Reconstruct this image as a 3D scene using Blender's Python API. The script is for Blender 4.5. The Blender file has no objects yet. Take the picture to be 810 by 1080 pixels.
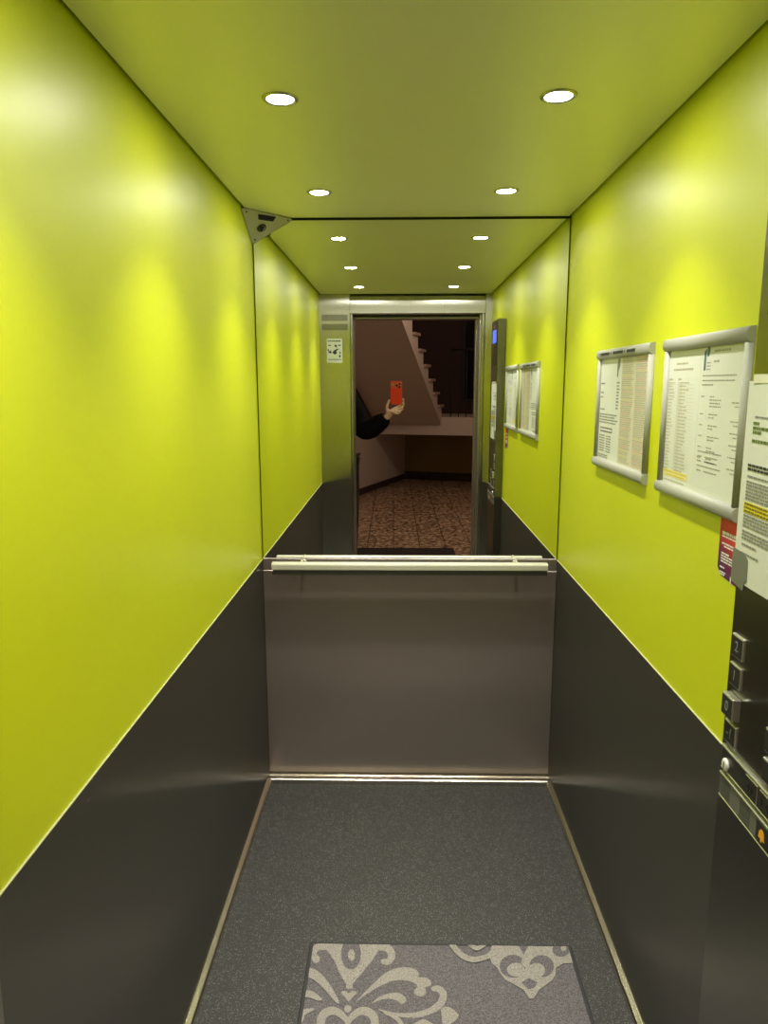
import bpy, bmesh, math, random
from mathutils import Vector, Matrix
random.seed(7)
S = bpy.context.scene
COL = S.collection

# ---------------------------------------------------------------- camera, world, exposure
F_PX = 762.77
CAM_O = Vector((-0.0373, -0.5230, 1.5271))
PITCH, YAW, ROLL = 0.17485, 0.02153, -0.0018
FW = Vector((-math.sin(YAW)*math.cos(PITCH), math.cos(YAW)*math.cos(PITCH), -math.sin(PITCH)))
R0 = Vector((math.cos(YAW), math.sin(YAW), 0)); U0 = R0.cross(FW)
RT = R0*math.cos(ROLL) + U0*math.sin(ROLL); UP = RT.cross(FW)
cd = bpy.data.cameras.new('camera'); cam = bpy.data.objects.new('camera', cd); COL.objects.link(cam)
cd.sensor_fit = 'VERTICAL'; cd.sensor_height = 36.0; cd.lens = F_PX/1080*36.0; cd.clip_start = 0.004; cd.clip_end = 60
M = Matrix((RT, UP, -FW)).transposed().to_4x4(); M.translation = CAM_O
cam.matrix_world = M
S.camera = cam
w = bpy.data.worlds.new('world'); S.world = w; w.use_nodes = True
w.node_tree.nodes['Background'].inputs[0].default_value = (0.6, 0.4, 0.3, 1)
w.node_tree.nodes['Background'].inputs[1].default_value = 0.01
S.view_settings.view_transform = 'Standard'; S.view_settings.look = 'None'
S.view_settings.gamma = 1; S.view_settings.use_curve_mapping = False
S.view_settings.exposure = 2.42
LAMP = 50.0          # emission of the downlight lenses
BEAM_W = 0.47        # watts of each downlight's beam
SPREAD = 88         # beam spread in degrees
STAIR_W = 8.0        # watts of the added stairwell fill light
c = S.cycles
c.use_denoising = True
c.max_bounces = 14; c.diffuse_bounces = 6; c.glossy_bounces = 8
c.sample_clamp_indirect = 6.0; c.blur_glossy = 1.0
sl = bpy.data.lights.new('stairwell_fill', 'POINT'); slo = bpy.data.objects.new('stairwell_fill', sl); COL.objects.link(slo)  # unseen fill light without a fixture, added to brighten the landing
slo.location = (0.9, -2.3, 2.75); sl.energy = STAIR_W; sl.color = (1.0, 0.72, 0.54); sl.shadow_soft_size = 0.1

# ---------------------------------------------------------------- materials
def lin(c):
    return tuple(((v/255)/12.92 if v/255 <= .04045 else ((v/255+.055)/1.055)**2.4) for v in c) + (1,)
def P(name, col, rough=.5, metal=0.0, **kw):
    m = bpy.data.materials.new(name); m.use_nodes = True
    b = m.node_tree.nodes['Principled BSDF']
    b.inputs['Base Color'].default_value = col if len(col) == 4 else (*col, 1)
    b.inputs['Roughness'].default_value = rough; b.inputs['Metallic'].default_value = metal
    for k, v in kw.items(): b.inputs[k].default_value = v
    return m
def nd(m, t, **kw):
    n = m.node_tree.nodes.new(t)
    for k, v in kw.items(): setattr(n, k, v)
    return n
def lk(m, a, b): m.node_tree.links.new(a, b)
def bsdf(m): return m.node_tree.nodes['Principled BSDF']
def noise_tex(m, scale, detail=2.0, stretch=(1, 1, 1), rough=.5):
    tc = nd(m, 'ShaderNodeTexCoord'); mp = nd(m, 'ShaderNodeMapping'); mp.inputs['Scale'].default_value = stretch
    lk(m, tc.outputs['Object'], mp.inputs['Vector'])
    n = nd(m, 'ShaderNodeTexNoise'); n.inputs['Scale'].default_value = scale; n.inputs['Detail'].default_value = detail
    n.inputs['Roughness'].default_value = rough
    lk(m, mp.outputs[0], n.inputs['Vector']); return n
def ramp(m, src, stops):
    r = nd(m, 'ShaderNodeValToRGB'); e = r.color_ramp.elements
    while len(e) < len(stops): e.new(.5)
    for i, (p, cc) in enumerate(stops):
        e[i].position = p; e[i].color = cc if len(cc) == 4 else (*cc, 1)
    lk(m, src, r.inputs[0]); return r
def bump(m, src, strength, dist=.001):
    b = nd(m, 'ShaderNodeBump'); b.inputs['Strength'].default_value = strength; b.inputs['Distance'].default_value = dist
    lk(m, src, b.inputs['Height']); lk(m, b.outputs[0], bsdf(m).inputs['Normal']); return b
def brushed(name, col, rough, stretch, metal=1.0, var=.08, aniso=0.0, rot=0.0):
    m = P(name, col, rough, metal)
    n = noise_tex(m, 6, 4, stretch)
    mr = nd(m, 'ShaderNodeMapRange'); mr.inputs['To Min'].default_value = rough-var; mr.inputs['To Max'].default_value = rough+var
    lk(m, n.outputs[0], mr.inputs[0]); lk(m, mr.outputs[0], bsdf(m).inputs['Roughness'])
    if aniso:
        bsdf(m).inputs['Anisotropic'].default_value = aniso; bsdf(m).inputs['Anisotropic Rotation'].default_value = rot
        ge = nd(m, 'ShaderNodeNewGeometry'); cr = nd(m, 'ShaderNodeVectorMath', operation='CROSS_PRODUCT')
        ad_ = nd(m, 'ShaderNodeVectorMath', operation='ADD'); ad_.inputs[1].default_value = (0, .002, 0)
        lk(m, ge.outputs['True Normal'], cr.inputs[0]); cr.inputs[1].default_value = (0, 0, 1)
        lk(m, cr.outputs[0], ad_.inputs[0]); lk(m, ad_.outputs[0], bsdf(m).inputs['Tangent'])
    return m

green = P('lime_laminate', (0.595, 0.66, 0.004), .41, 0, **{'Specular IOR Level': .80})
n = noise_tex(green, 140, 2, (1, 1, .25)); bump(green, n.outputs[0], .06, .0006)
ceil_m = P('satin_ceiling', (.75, .76, .50), .40, .40)
n = noise_tex(ceil_m, 160, 2, (1, .25, 1)); bump(ceil_m, n.outputs[0], .05, .0006)
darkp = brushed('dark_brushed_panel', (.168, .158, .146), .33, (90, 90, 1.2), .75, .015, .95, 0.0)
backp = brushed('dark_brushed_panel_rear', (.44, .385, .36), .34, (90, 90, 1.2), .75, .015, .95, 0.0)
steel = brushed('brushed_steel', (.58, .57, .52), .28, (90, 90, 1.2), 1.0, .015, 1.0, 0.0)
steel_cop = brushed('brushed_steel_panel', (.25, .245, .21), .32, (90, 90, 1.2), 1.0, .02, .7, 0.0)
steel_trim = brushed('steel_skirting', (.62, .58, .52), .25, (3, 3, 60), 1.0, .015)
alu = P('satin_aluminium', (.80, .79, .74), .32, 1.0)
edge_strip = P('edge_strip', (.42, .43, .22), .5)
rail_m = P('satin_rail', (.74, .74, .68), .42, .35)
alu_frame = P('anodised_frame', (.40, .41, .36), .6, .1, **{'Specular IOR Level': .3})
mirror_m = P('mirror_silver', (.88, .89, .87), 0.0, 1.0)
black = P('black_gap', (.008, .008, .008), .6)
dark_plastic = P('dark_plastic', (.012, .013, .012), .25)
grey_paint = P('grey_painted_metal', (.44, .43, .36), .45, .2)
paper = P('white_paper', (.66, .69, .62), .6)
paper2 = P('cream_paper', (.60, .59, .46), .6)
ink = P('black_ink', (.03, .03, .03), .6)
ink_grey = P('grey_ink', (.22, .22, .20), .6)
ink_pale = P('pale_print', (.42, .38, .28), .6)
ink_green = P('green_ink', (.10, .16, .02), .6)
ink_blue = P('blue_ink', (.10, .16, .22), .6)
ink_yellow = P('yellow_highlighter', (.62, .50, .03), .6)
ink_pink = P('faint_red_print', (.62, .36, .28), .6)
white_ink = P('white_ink', (.8, .8, .8), .6)
tape_m = P('grey_tape', (.17, .18, .15), .5)
clear_m = P('clear_tape', (.72, .72, .62), .15)
orange_bell = P('amber_symbol', (.85, .40, .02), .4)

floor_m = P('speckled_rubber', (.05, .055, .05), .55)
v = nd(floor_m, 'ShaderNodeTexVoronoi'); tc = nd(floor_m, 'ShaderNodeTexCoord'); lk(floor_m, tc.outputs['Object'], v.inputs['Vector']); v.inputs['Scale'].default_value = 250
r1 = ramp(floor_m, v.outputs['Distance'], [(.0, (1, 1, 1)), (.22, (1, 1, 1)), (.30, (0, 0, 0))])
n2 = noise_tex(floor_m, 90, 2)
r2 = ramp(floor_m, n2.outputs[0], [(.36, (0, 0, 0)), (.52, (1, 1, 1))])
mm = nd(floor_m, 'ShaderNodeMath', operation='MULTIPLY'); lk(floor_m, r1.outputs[0], mm.inputs[0]); lk(floor_m, r2.outputs[0], mm.inputs[1])
mx = nd(floor_m, 'ShaderNodeMixRGB'); mx.inputs[1].default_value = (.034, .033, .032, 1); mx.inputs[2].default_value = (.21, .22, .215, 1)
lk(floor_m, mm.outputs[0], mx.inputs[0]); lk(floor_m, mx.outputs[0], bsdf(floor_m).inputs['Base Color'])
bump(floor_m, v.outputs['Distance'], .25, .001)

def carpet(name, a, b, sc=420):
    m = P(name, a, .95)
    n = noise_tex(m, sc, 3, (1, 1, 1), .7)
    r = ramp(m, n.outputs[0], [(.35, a), (.65, b)]); lk(m, r.outputs[0], bsdf(m).inputs['Base Color'])
    bump(m, n.outputs[0], .6, .002); return m
mat_dark = carpet('mat_pile_dark', (.045, .041, .045), (.20, .185, .20))
mat_light = carpet('mat_pile_light', (.15, .14, .125), (.42, .395, .36))
mat_edge = P('mat_rubber_edge', (.022, .022, .024), .6)
land_mat = carpet('landing_mat_pile', (.012, .01, .01), (.035, .03, .03))

terr = P('terrazzo', (.3, .2, .14), .35)
n1 = noise_tex(terr, 26, 3, (1, 1, 1), .7)
r1 = ramp(terr, n1.outputs[0], [(.38, (.05, .03, .018)), (.47, (.34, .23, .14)), (.55, (.60, .44, .30)), (.64, (.92, .74, .54))])
br = nd(terr, 'ShaderNodeTexBrick'); br.offset = 0; br.inputs['Scale'].default_value = 1.0
br.inputs['Mortar Size'].default_value = .004; br.inputs['Brick Width'].default_value = .25; br.inputs['Row Height'].default_value = .25
br.inputs['Color1'].default_value = (1, 1, 1, 1); br.inputs['Color2'].default_value = (.93, .93, .93, 1); br.inputs['Mortar'].default_value = (.12, .1, .1, 1)
tc = nd(terr, 'ShaderNodeTexCoord'); mp = nd(terr, 'ShaderNodeMapping'); mp.inputs['Rotation'].default_value = (0, 0, math.radians(.5)); mp.inputs['Location'].default_value = (-.235, .1, 0)
lk(terr, tc.outputs['Object'], mp.inputs[0]); lk(terr, mp.outputs[0], br.inputs['Vector'])
mx = nd(terr, 'ShaderNodeMixRGB', blend_type='MULTIPLY'); mx.inputs[0].default_value = 1
lk(terr, r1.outputs[0], mx.inputs[1]); lk(terr, br.outputs[0], mx.inputs[2]); lk(terr, mx.outputs[0], bsdf(terr).inputs['Base Color'])
plaster = P('pale_plaster', (.62, .55, .50), .85)
n = noise_tex(plaster, 60, 4); bump(plaster, n.outputs[0], .15, .002)
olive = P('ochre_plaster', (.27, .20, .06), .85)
dark_trim_shade = P('dark_brown_trim_shade', (.05, .028, .024), .8)  # dark baseboards and string board, and painted shade on the upper wall
dark_metal = P('dark_railing_metal', (.02, .014, .014), .5)
night = P('night_window_glass', (.01, .01, .012), .08)
step_m = P('stone_step', (.40, .30, .25), .6)
doorframe_m = brushed('door_frame_steel', (.62, .60, .54), .3, (90, 90, 1.2), 1.0, .02)

skin = P('skin', (.86, .56, .42), .5, **{'Subsurface Weight': .1})
jacket_m = P('black_jacket', (.005, .005, .006), .9, **{'Specular IOR Level': .1})
trouser_m = P('dark_trousers', (.012, .012, .016), .85)
hair_m = P('brown_hair', (.03, .018, .01), .6)
shoe_m = P('black_shoe', (.01, .01, .01), .4)
phone_orange = P('orange_case', (.80, .045, .010), .4)
phone_plate = P('pale_orange_plateau', (.62, .12, .055), .35)
phone_dark = P('dark_screen', (.01, .01, .01), .1)

def emit(name, col, s):
    m = P(name, (0, 0, 0), .5); b = bsdf(m)
    b.inputs['Emission Color'].default_value = (*col, 1); b.inputs['Emission Strength'].default_value = s; return m
lamp_m = emit('led_lens', (1.0, .96, .86), LAMP)
blue_m = emit('blue_display', (.05, .09, .62), .55)
warm_btn = emit('lit_green_edge', (.35, .5, .15), .25)
lamp_ring = P('lamp_ring_metal', (.42, .42, .38), .3, 1.0)

# ---------------------------------------------------------------- mesh helpers
class MB:
    def __init__(s): s.bm = bmesh.new(); s.mi = 0
    def face(s, pts, mi=None):
        f = s.bm.faces.new([s.bm.verts.new(p) for p in pts]); f.material_index = s.mi if mi is None else mi; return s
    def box(s, x0, x1, y0, y1, z0, z1, bev=0.0, seg=2):
        vs = [s.bm.verts.new((x, y, z)) for x in (x0, x1) for y in (y0, y1) for z in (z0, z1)]
        idx = [(0, 1, 3, 2), (4, 6, 7, 5), (0, 4, 5, 1), (2, 3, 7, 6), (0, 2, 6, 4), (1, 5, 7, 3)]
        fs = [s.bm.faces.new([vs[i] for i in q]) for q in idx]
        for f in fs: f.material_index = s.mi
        if bev:
            es = list({e for f in fs for e in f.edges})
            r = bmesh.ops.bevel(s.bm, geom=es, offset=bev, segments=seg, affect='EDGES', profile=.5)
            for f in r['faces']: f.material_index = s.mi
        return s
    def prism(s, pts, vec):
        vec = Vector(vec); a = [s.bm.verts.new(p) for p in pts]; b = [s.bm.verts.new(Vector(p)+vec) for p in pts]
        k = len(pts); fs = [s.bm.faces.new(a[::-1]), s.bm.faces.new(b)]
        for i in range(k): fs.append(s.bm.faces.new([a[i], a[(i+1) % k], b[(i+1) % k], b[i]]))
        for f in fs: f.material_index = s.mi
        return s
    def lathe(s, cen, axis, prof, seg=32, cap=True):
        ax = Vector(axis).normalized(); t = ax.orthogonal().normalized(); q = ax.cross(t); cen = Vector(cen); rings = []
        for (r, h) in prof:
            rings.append([s.bm.verts.new(cen+ax*h+(t*math.cos(a)+q*math.sin(a))*r) for a in [2*math.pi*i/seg for i in range(seg)]])
        for A, B in zip(rings, rings[1:]):
            for i in range(seg):
                f = s.bm.faces.new([A[i], A[(i+1) % seg], B[(i+1) % seg], B[i]]); f.material_index = s.mi; f.smooth = True
        if cap:
            for g in (rings[0][::-1], rings[-1]):
                if prof[0][0] > 1e-6: s.bm.faces.new(g).material_index = s.mi
        return s
    def tube(s, pts, r, seg=12, cap=True):
        pts = [Vector(p) for p in pts]; rings = []; k = len(pts)
        for i, p in enumerate(pts):
            d = (pts[min(i+1, k-1)]-pts[max(i-1, 0)]).normalized(); t = d.cross(Vector((.123, .456, .881))).normalized(); q = d.cross(t)
            rr = r[i] if isinstance(r, (list, tuple)) else r
            rings.append([s.bm.verts.new(p+(t*math.cos(a)+q*math.sin(a))*rr) for a in [2*math.pi*j/seg for j in range(seg)]])
        for A, B in zip(rings, rings[1:]):
            for i in range(seg):
                f = s.bm.faces.new([A[i], A[(i+1) % seg], B[(i+1) % seg], B[i]]); f.material_index = s.mi; f.smooth = True
        if cap:
            for g in (rings[0][::-1], rings[-1]): s.bm.faces.new(g).material_index = s.mi
        return s

def wloc(o):
    v = Vector((0, 0, 0))
    while o: v += Vector(o.location); o = o.parent
    return v
def obj(name, mb, mats, parent=None, origin=None):
    """one mesh object; coordinates given in world space"""
    me = bpy.data.meshes.new(name)
    if parent is not None: off = wloc(parent)
    elif origin is not None: off = Vector(origin)
    else:
        cs = [v.co for v in mb.bm.verts]
        off = Vector(((min(q.x for q in cs)+max(q.x for q in cs))/2, (min(q.y for q in cs)+max(q.y for q in cs))/2, min(q.z for q in cs)))
    bmesh.ops.recalc_face_normals(mb.bm, faces=mb.bm.faces[:])
    bmesh.ops.translate(mb.bm, verts=mb.bm.verts[:], vec=-off)
    mb.bm.to_mesh(me); mb.bm.free()
    for m in (mats if isinstance(mats, (list, tuple)) else [mats]): me.materials.append(m)
    o = bpy.data.objects.new(name, me); COL.objects.link(o)
    if parent is not None: o.parent = parent
    else: o.location = off
    return o
def thing(name, label, cat, loc, group=None):
    o = bpy.data.objects.new(name, None); COL.objects.link(o); o.location = loc; o.empty_display_size = .05
    return tag(o, label, cat, group)
def tag(o, label, cat, group=None):
    o['label'] = label; o['category'] = cat
    if group: o['group'] = group
    return o
def struct(name, mb, mats, parent=None):
    o = obj(name, mb, mats, parent)
    if parent is None: o['kind'] = 'structure'
    return o

# ---------------------------------------------------------------- lift cabin shell
H = 2.09; L = 2.10; XW = .55
RAILZ = .882
struct('floor', MB().box(-.56, .56, -.025, 2.12, -.05, 0), floor_m)
struct('ceiling', MB().box(-.5395, .5395, -.019, 2.090, H, H+.02), ceil_m)
struct('void_backing', MB().box(-.60, .60, -.1, 2.15, H+.022, H+.05), black)        # black backing that stands in for the dark void above the ceiling panel
wl = struct('wall_left', MB().box(-.60, -XW, -.025, 2.15, RAILZ, H+.022), green)
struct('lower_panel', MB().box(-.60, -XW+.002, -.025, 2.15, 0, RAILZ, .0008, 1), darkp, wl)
struct('edge_profile', MB().box(-.5515, -.5470, -.025, 2.099, RAILZ-.0005, RAILZ+.0022, .0008, 2), edge_strip, wl)
wr = struct('wall_right', MB().box(XW, .60, -.025, 2.15, RAILZ, H+.022), green)
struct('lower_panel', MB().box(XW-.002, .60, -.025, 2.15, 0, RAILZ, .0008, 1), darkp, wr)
struct('edge_profile', MB().box(.5470, .5515, -.025, 2.099, RAILZ-.0005, RAILZ+.0022, .0008, 2), edge_strip, wr)
wb = struct('wall_back', MB().box(-.548, .548, 2.104, 2.15, 0, H+.022), black)
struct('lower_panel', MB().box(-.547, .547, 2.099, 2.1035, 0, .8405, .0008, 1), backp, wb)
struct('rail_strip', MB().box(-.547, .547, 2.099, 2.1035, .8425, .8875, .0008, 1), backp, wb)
m = tag(obj('mirror', MB().box(-.5455, .5455, 2.100, 2.1038, .889, 2.0845, .001, 1), mirror_m),
        'large frameless wall mirror above the handrail on the rear cabin wall', 'mirror')

# skirting strips
def skirt(name, pts, vec): return struct(name, MB().prism(pts, vec), steel_trim)
skirt('baseboard_left', [(-.548, 0, 0), (-.530, 0, 0), (-.530, 0, .016), (-.534, 0, .021), (-.546, 0, .026), (-.548, 0, .026)], (0, 2.05, 0))
skirt('baseboard_right', [(.548, 0, 0), (.530, 0, 0), (.530, 0, .016), (.534, 0, .021), (.546, 0, .026), (.548, 0, .026)], (0, 2.05, 0))
skirt('baseboard_back', [(-.548, 2.099, 0), (-.548, 2.050, 0), (-.548, 2.050, .017), (-.548, 2.054, .020), (-.548, 2.090, .018), (-.548, 2.093, .026), (-.548, 2.099, .026)], (1.096, 0, 0))

# front wall: return panels and header around the car opening
FY = -.025
wf = struct('wall_front', MB().box(-.60, -.356, -.13, FY, 0, H+.022), steel)
struct('return_jamb', MB().box(-.3535, -.341, -.13, FY-.035, 0, 1.972, .001, 1), steel, wf)
struct('return_panel', MB().box(.5075, .60, -.13, FY, 0, H+.022), steel, wf)
struct('return_jamb', MB().box(.491, .505, -.13, FY-.035, 0, 1.972, .001, 1), steel, wf)
struct('header', MB().prism([(-.3535, FY, 1.972), (-.3535, FY, 2.050), (-.3535, FY-.004, 2.062), (-.3535, FY-.02, H+.022), (-.3535, FY-.10, H+.022), (-.3535, FY-.10, 1.972)], (.8585, 0, 0)), steel, wf)
# dark door shaft gap, landing door frame
door = struct('door_1', MB().box(-.60, -.345, -.32, -.20, 0, 2.2).box(.479, .72, -.32, -.20, 0, 2.2).box(-.345, .479, -.32, -.20, 1.953, 2.2), [doorframe_m])
struct('door_track', MB().box(-.70, .80, -.198, -.14, 1.962, 2.07).box(.06, .085, -.142, -.135, 1.965, 1.980, .002), black, door)
struct('door_leaf', MB().box(.4805, .66, -.17, -.125, .01, 1.985), doorframe_m, door)
struct('frame_lining', MB().box(.470, .4785, -.325, -.27, 0, 1.952, .002, 1).box(-.3445, -.340, -.325, -.27, 0, 1.952, .002, 1), doorframe_m, door)
struct('door_sill', MB().box(-.60, .70, -.325, -.0255, -.05, -.001), steel_trim)      # door sill

# ---------------------------------------------------------------- landing and staircase outside the lift
struct('floor', MB().box(-4.2, 3.0, -9.0, -.325, -.05, 0), terr)
wlf = struct('wall_front', MB().box(-4.2, -.60, -.45, -.20, 0, 3.6).box(.72, 3.0, -.45, -.20, 0, 3.6).box(-.60, .72, -.45, -.20, 2.2, 3.6), plaster)
C0 = Vector((.05, -7.05, 0)); A1 = math.radians(18)
e1 = Vector((math.cos(A1), math.sin(A1), 0)); e2 = Vector((-math.sin(math.radians(20)), math.cos(math.radians(20)), 0)); UZ = Vector((0, 0, 1))
def quadwall(name, A, B, thick, z0, z1, m, parent=None):
    d = (B-A).normalized(); nrm = Vector((-d.y, d.x, 0))
    pts = [A+UZ*z0, B+UZ*z0, B+nrm*thick+UZ*z0, A+nrm*thick+UZ*z0]
    return struct(name, MB().prism(pts, (0, 0, z1-z0)), m, parent)
quadwall('wall_left', C0, C0+e2*7.0, .15, 0, 3.6, plaster)
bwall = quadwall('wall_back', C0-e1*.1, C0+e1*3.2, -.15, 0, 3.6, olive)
quadwall('unlit_band', C0-e1*.05+e2*.003, C0+e1*3.1+e2*.003, .02, 1.05, 3.6, dark_trim_shade, bwall)  # dark colour stands in for the unlit wall above the slab
quadwall('baseboard_left', C0+e2*.02, C0+e2*6.9, -.015, 0, .09, dark_trim_shade)
quadwall('baseboard_back', C0+e1*.02, C0+e1*3.1, .015, 0, .13, dark_trim_shade)
struct('wall_right', MB().box(2.6, 2.75, -8, -.45, 0, 3.6), plaster)
struct('ceiling', MB().box(-4.2, 3.0, -9, -.2, 3.6, 3.7), plaster)
win = quadwall('window_1', C0+e1*.95+e2*.03, C0+e1*2.0+e2*.03, .04, 1.25, 2.6, dark_metal)
quadwall('pane', C0+e1*1.0+e2*.075, C0+e1*1.95+e2*.075, .006, 1.30, 2.55, night, win)
# half landing slab
FD = Vector((-math.sin(math.radians(15)), math.cos(math.radians(15)), 0)); FS = Vector((math.cos(math.radians(15)), math.sin(math.radians(15)), 0))
SR = Vector((.55, -5.5, 0))
st = struct('stair_landing', MB().prism([SR-FS*1.05+UZ*.82, SR+FS*1.9+UZ*.82, SR+FS*1.9-FD*1.9+UZ*.82, SR-FS*1.05-FD*1.9+UZ*.82], (0, 0, .25)), plaster)
# flight: stepped profile extruded across its width
rise, run, z0 = .175, .285, 1.07
prof = [SR+UZ*z0]
k = 10
for i in range(k):
    prof.append(SR+FD*(run*i)+UZ*(z0+rise*(i+1))); prof.append(SR+FD*(run*(i+1))+UZ*(z0+rise*(i+1)))
prof.append(SR+FD*(run*k)+UZ*(z0+rise*k-.22)); prof.append(SR+FD*.05+UZ*(z0-.09))
flight = struct('staircase', MB().prism(prof, -FS*.95), plaster)
nos = MB()
for i in range(k):
    b = SR+FD*(run*i)+UZ*(z0+rise*(i+1)); a = b-FD*.02-UZ*.03
    nos.prism([a+FS*.03, a+FD*(run)+FS*.03, a+FD*(run)+UZ*.032+FS*.03, a+UZ*.032+FS*.03], -FS*1.0)
struct('tread', nos, step_m, flight)
# dark string board where the flight meets the side wall
struct('string_board', MB().prism([SR-FS*.955+UZ*(z0-.13), SR-FS*.955+FD*(run*k)+UZ*(z0-.13+rise*k), SR-FS*.955+FD*(run*k)+UZ*(z0-.26+rise*k), SR-FS*.955+UZ*(z0-.26)], -FS*.03), dark_trim_shade, flight)
rail = thing('stair_railing', 'dark metal stair railing with upright bars beside the steps in the stairwell', 'railing', SR+FS*.1+UZ*1.07)
hb = MB()
for i in range(13):
    q = SR+FS*(.10+.11*i)-FD*.15
    obj('bar', MB().tube([q+UZ*1.07, q+UZ*2.0], .008, 6), dark_metal, rail)
obj('handrail', MB().tube([SR+FS*.08-FD*.15+UZ*2.0, SR+FS*1.45-FD*.15+UZ*2.0], .022, 8), dark_metal, rail)

# ---------------------------------------------------------------- ceiling spotlights
def downlight(x, y, label):
    t = thing('ceiling_spotlight', label, 'ceiling light', (x, y, H), 'recessed round ceiling spotlights')
    obj('ring', MB().lathe((x, y, H), (0, 0, -1), [(.0365, 0), (.0365, .0018), (.034, .0035), (.029, .0035), (.0265, .0018), (.0265, 0)], 40, cap=False), lamp_ring, t)
    lens = MB().lathe((x, y, H), (0, 0, -1), [(.0265, .0004), (.0262, .0020), (.018, .0026), (.006, .0028)], 40, cap=False)
    lens.face([(x+.006*math.cos(a), y+.006*math.sin(a), H-.0028) for a in [2*math.pi*i/40 for i in range(40)]])
    obj('lens', lens, lamp_m, t)
    la = bpy.data.lights.new('beam', 'AREA'); la.shape = 'DISK'; la.size = .05; la.energy = BEAM_W; la.color = (1.0, .95, .84); la.spread = math.radians(SPREAD)
    lo_ = bpy.data.objects.new('beam', la); COL.objects.link(lo_); lo_.parent = t; lo_.location = (0, 0, -.0045)
    return t
for y, row in ((1.755, 'row nearest the mirror'), (1.04, 'middle row of the cabin ceiling'), (.325, 'row nearest the door')):
    for x, side in ((-.277, 'left'), (.277, 'right')):
        downlight(x, y, f'recessed round white spotlight, {side} one of the {row}')

# ---------------------------------------------------------------- handrail
t = thing('handrail', 'satin aluminium handrail bar below the mirror on the rear wall', 'handrail', (0, 2.07, .845))
obj('rail', MB().prism([(-.503, y_, z_) for y_, z_ in ((2.062, .878), (2.060, .883), (2.056, .885), (2.037, .885), (2.032, .883), (2.030, .878), (2.030, .862), (2.032, .8595), (2.058, .8595), (2.062, .862))], (1.004, 0, 0)), rail_m, t)
obj('lower_band', MB().box(-.502, .500, 2.033, 2.060, .841, .8594, .002, 2), P('dark_rail_band', (.035, .034, .028), .5), t)['label'] = 'dark lower band'  # darker bar along the underside of the rail
for x in (-.395, .39):
    b = obj('bracket', MB().tube([(x, 2.050, .8835), (x, 2.058, .8875), (x+.001, 2.072, .886), (x+.002, 2.085, .880), (x+.002, 2.0985, .872)], .0055, 10), alu, t)
    obj('rosette', MB().lathe((x+.002, 2.0985, .872), (0, -1, 0), [(.012, 0), (.012, .004), (.009, .006)], 20), alu, b)

# ---------------------------------------------------------------- corner device
A = Vector((-.5490, 1.925, H-.001)); B = Vector((-.405, 2.099, H-.001)); Cc = Vector((-.5490, 2.099, 2.008))
t = thing('corner_camera', 'triangular grey metal camera cover fitted in the far upper left ceiling corner', 'camera', (-.5, 2.04, 2.02))
nrm = (B-A).cross(Cc-A).normalized()
if nrm.z > 0: nrm = -nrm
cenT = (A+B+Cc)/3
def rounded_tri(vs, rr):
    out = []
    for i in range(3):
        p, a, b = vs[i], vs[i-1], vs[(i+1) % 3]
        da = (a-p).normalized(); db = (b-p).normalized()
        for s in (0, .25, .5, .75, 1): out.append(p+da*rr*(1-s)**2+db*rr*s**2)
    return out
obj('cover_plate', MB().prism(rounded_tri([A, B, Cc], .012), nrm*.003), grey_paint, t)
def tp(a, b, c_, h=.0035): return A*a+B*b+Cc*c_+nrm*h
def from_px(x, y):       # where a direction from the camera meets the plate
    d = FW+RT*((x-405)/F_PX)-UP*((y-540)/F_PX); k = ((A+nrm*.0032)-CAM_O).dot(nrm)/d.dot(nrm); return CAM_O+d*k
obj('slot', MB().prism([from_px(*q) for q in ((272.2, 225.6), (291, 228.6), (288, 233.6), (272.4, 231.4))], nrm*.0006), dark_plastic, t)
lc = from_px(275.8, 240)
b = MB().lathe(lc, nrm, [(.0165, 0), (.0165, .004), (.0135, .007), (.007, .0095), (.001, .0100)], 28)
lo = obj('camera_lens', b, dark_plastic, t)
tv = (B-A).normalized(); tq = nrm.cross(tv)
obj('lens_stripe', MB().prism([lc+nrm*.0098+tv*.002+tq*.012, lc+nrm*.0098+tv*.004+tq*.012, lc+nrm*.0098+tv*.0055-tq*.011, lc+nrm*.0098+tv*.0035-tq*.011], nrm*.0006), grey_paint, lo)
for a in ((.84, .08, .08), (.06, .88, .06), (.08, .08, .84)):
    obj('screw', MB().lathe(tp(*a, .003), nrm, [(.0035, 0), (.003, .001), (.001, .0014)], 12), dark_plastic, t)

# ---------------------------------------------------------------- notices on the right wall
def Q(mb, x, ya, yb, za, zb, mi=0): mb.face([(x, ya, za), (x, yb, za), (x, yb, zb), (x, ya, zb)], mi)
def line(mb, x, y0, y1, z, h, mi=0, gap=.0022):
    """a line of small print on a sheet facing -X, from y0 (left end) down to y1"""
    y = y0
    while y > y1+.002:
        wl_ = random.uniform(.004, .015); e = max(y-wl_, y1)
        Q(mb, x, y, e, z-h/2, z+h/2, mi); y = e-gap
def rail_prof(axis, fixed, a0, a1, wid, hgt, sgn):
    """half-oval snap frame rail on the right wall. axis 'y' or 'z'"""
    pts = []
    for i in range(11):
        th = math.pi*i/10; o = -math.cos(th)*wid/2; h = .003+(hgt-.003)*math.sin(th)**.7
        pts.append((o, h))
    pts = [(-wid/2, 0)]+pts+[(wid/2, 0)]
    mb = MB()
    if axis == 'y': mb.prism([(XW-h, a0, fixed+o) for o, h in pts], (0, a1-a0, 0))
    else: mb.prism([(XW-h, fixed+o, a0) for o, h in pts], (0, 0, a1-a0))
    for f in mb.bm.faces:
        if len(f.verts) == 4: f.smooth = True
    return mb
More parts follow.
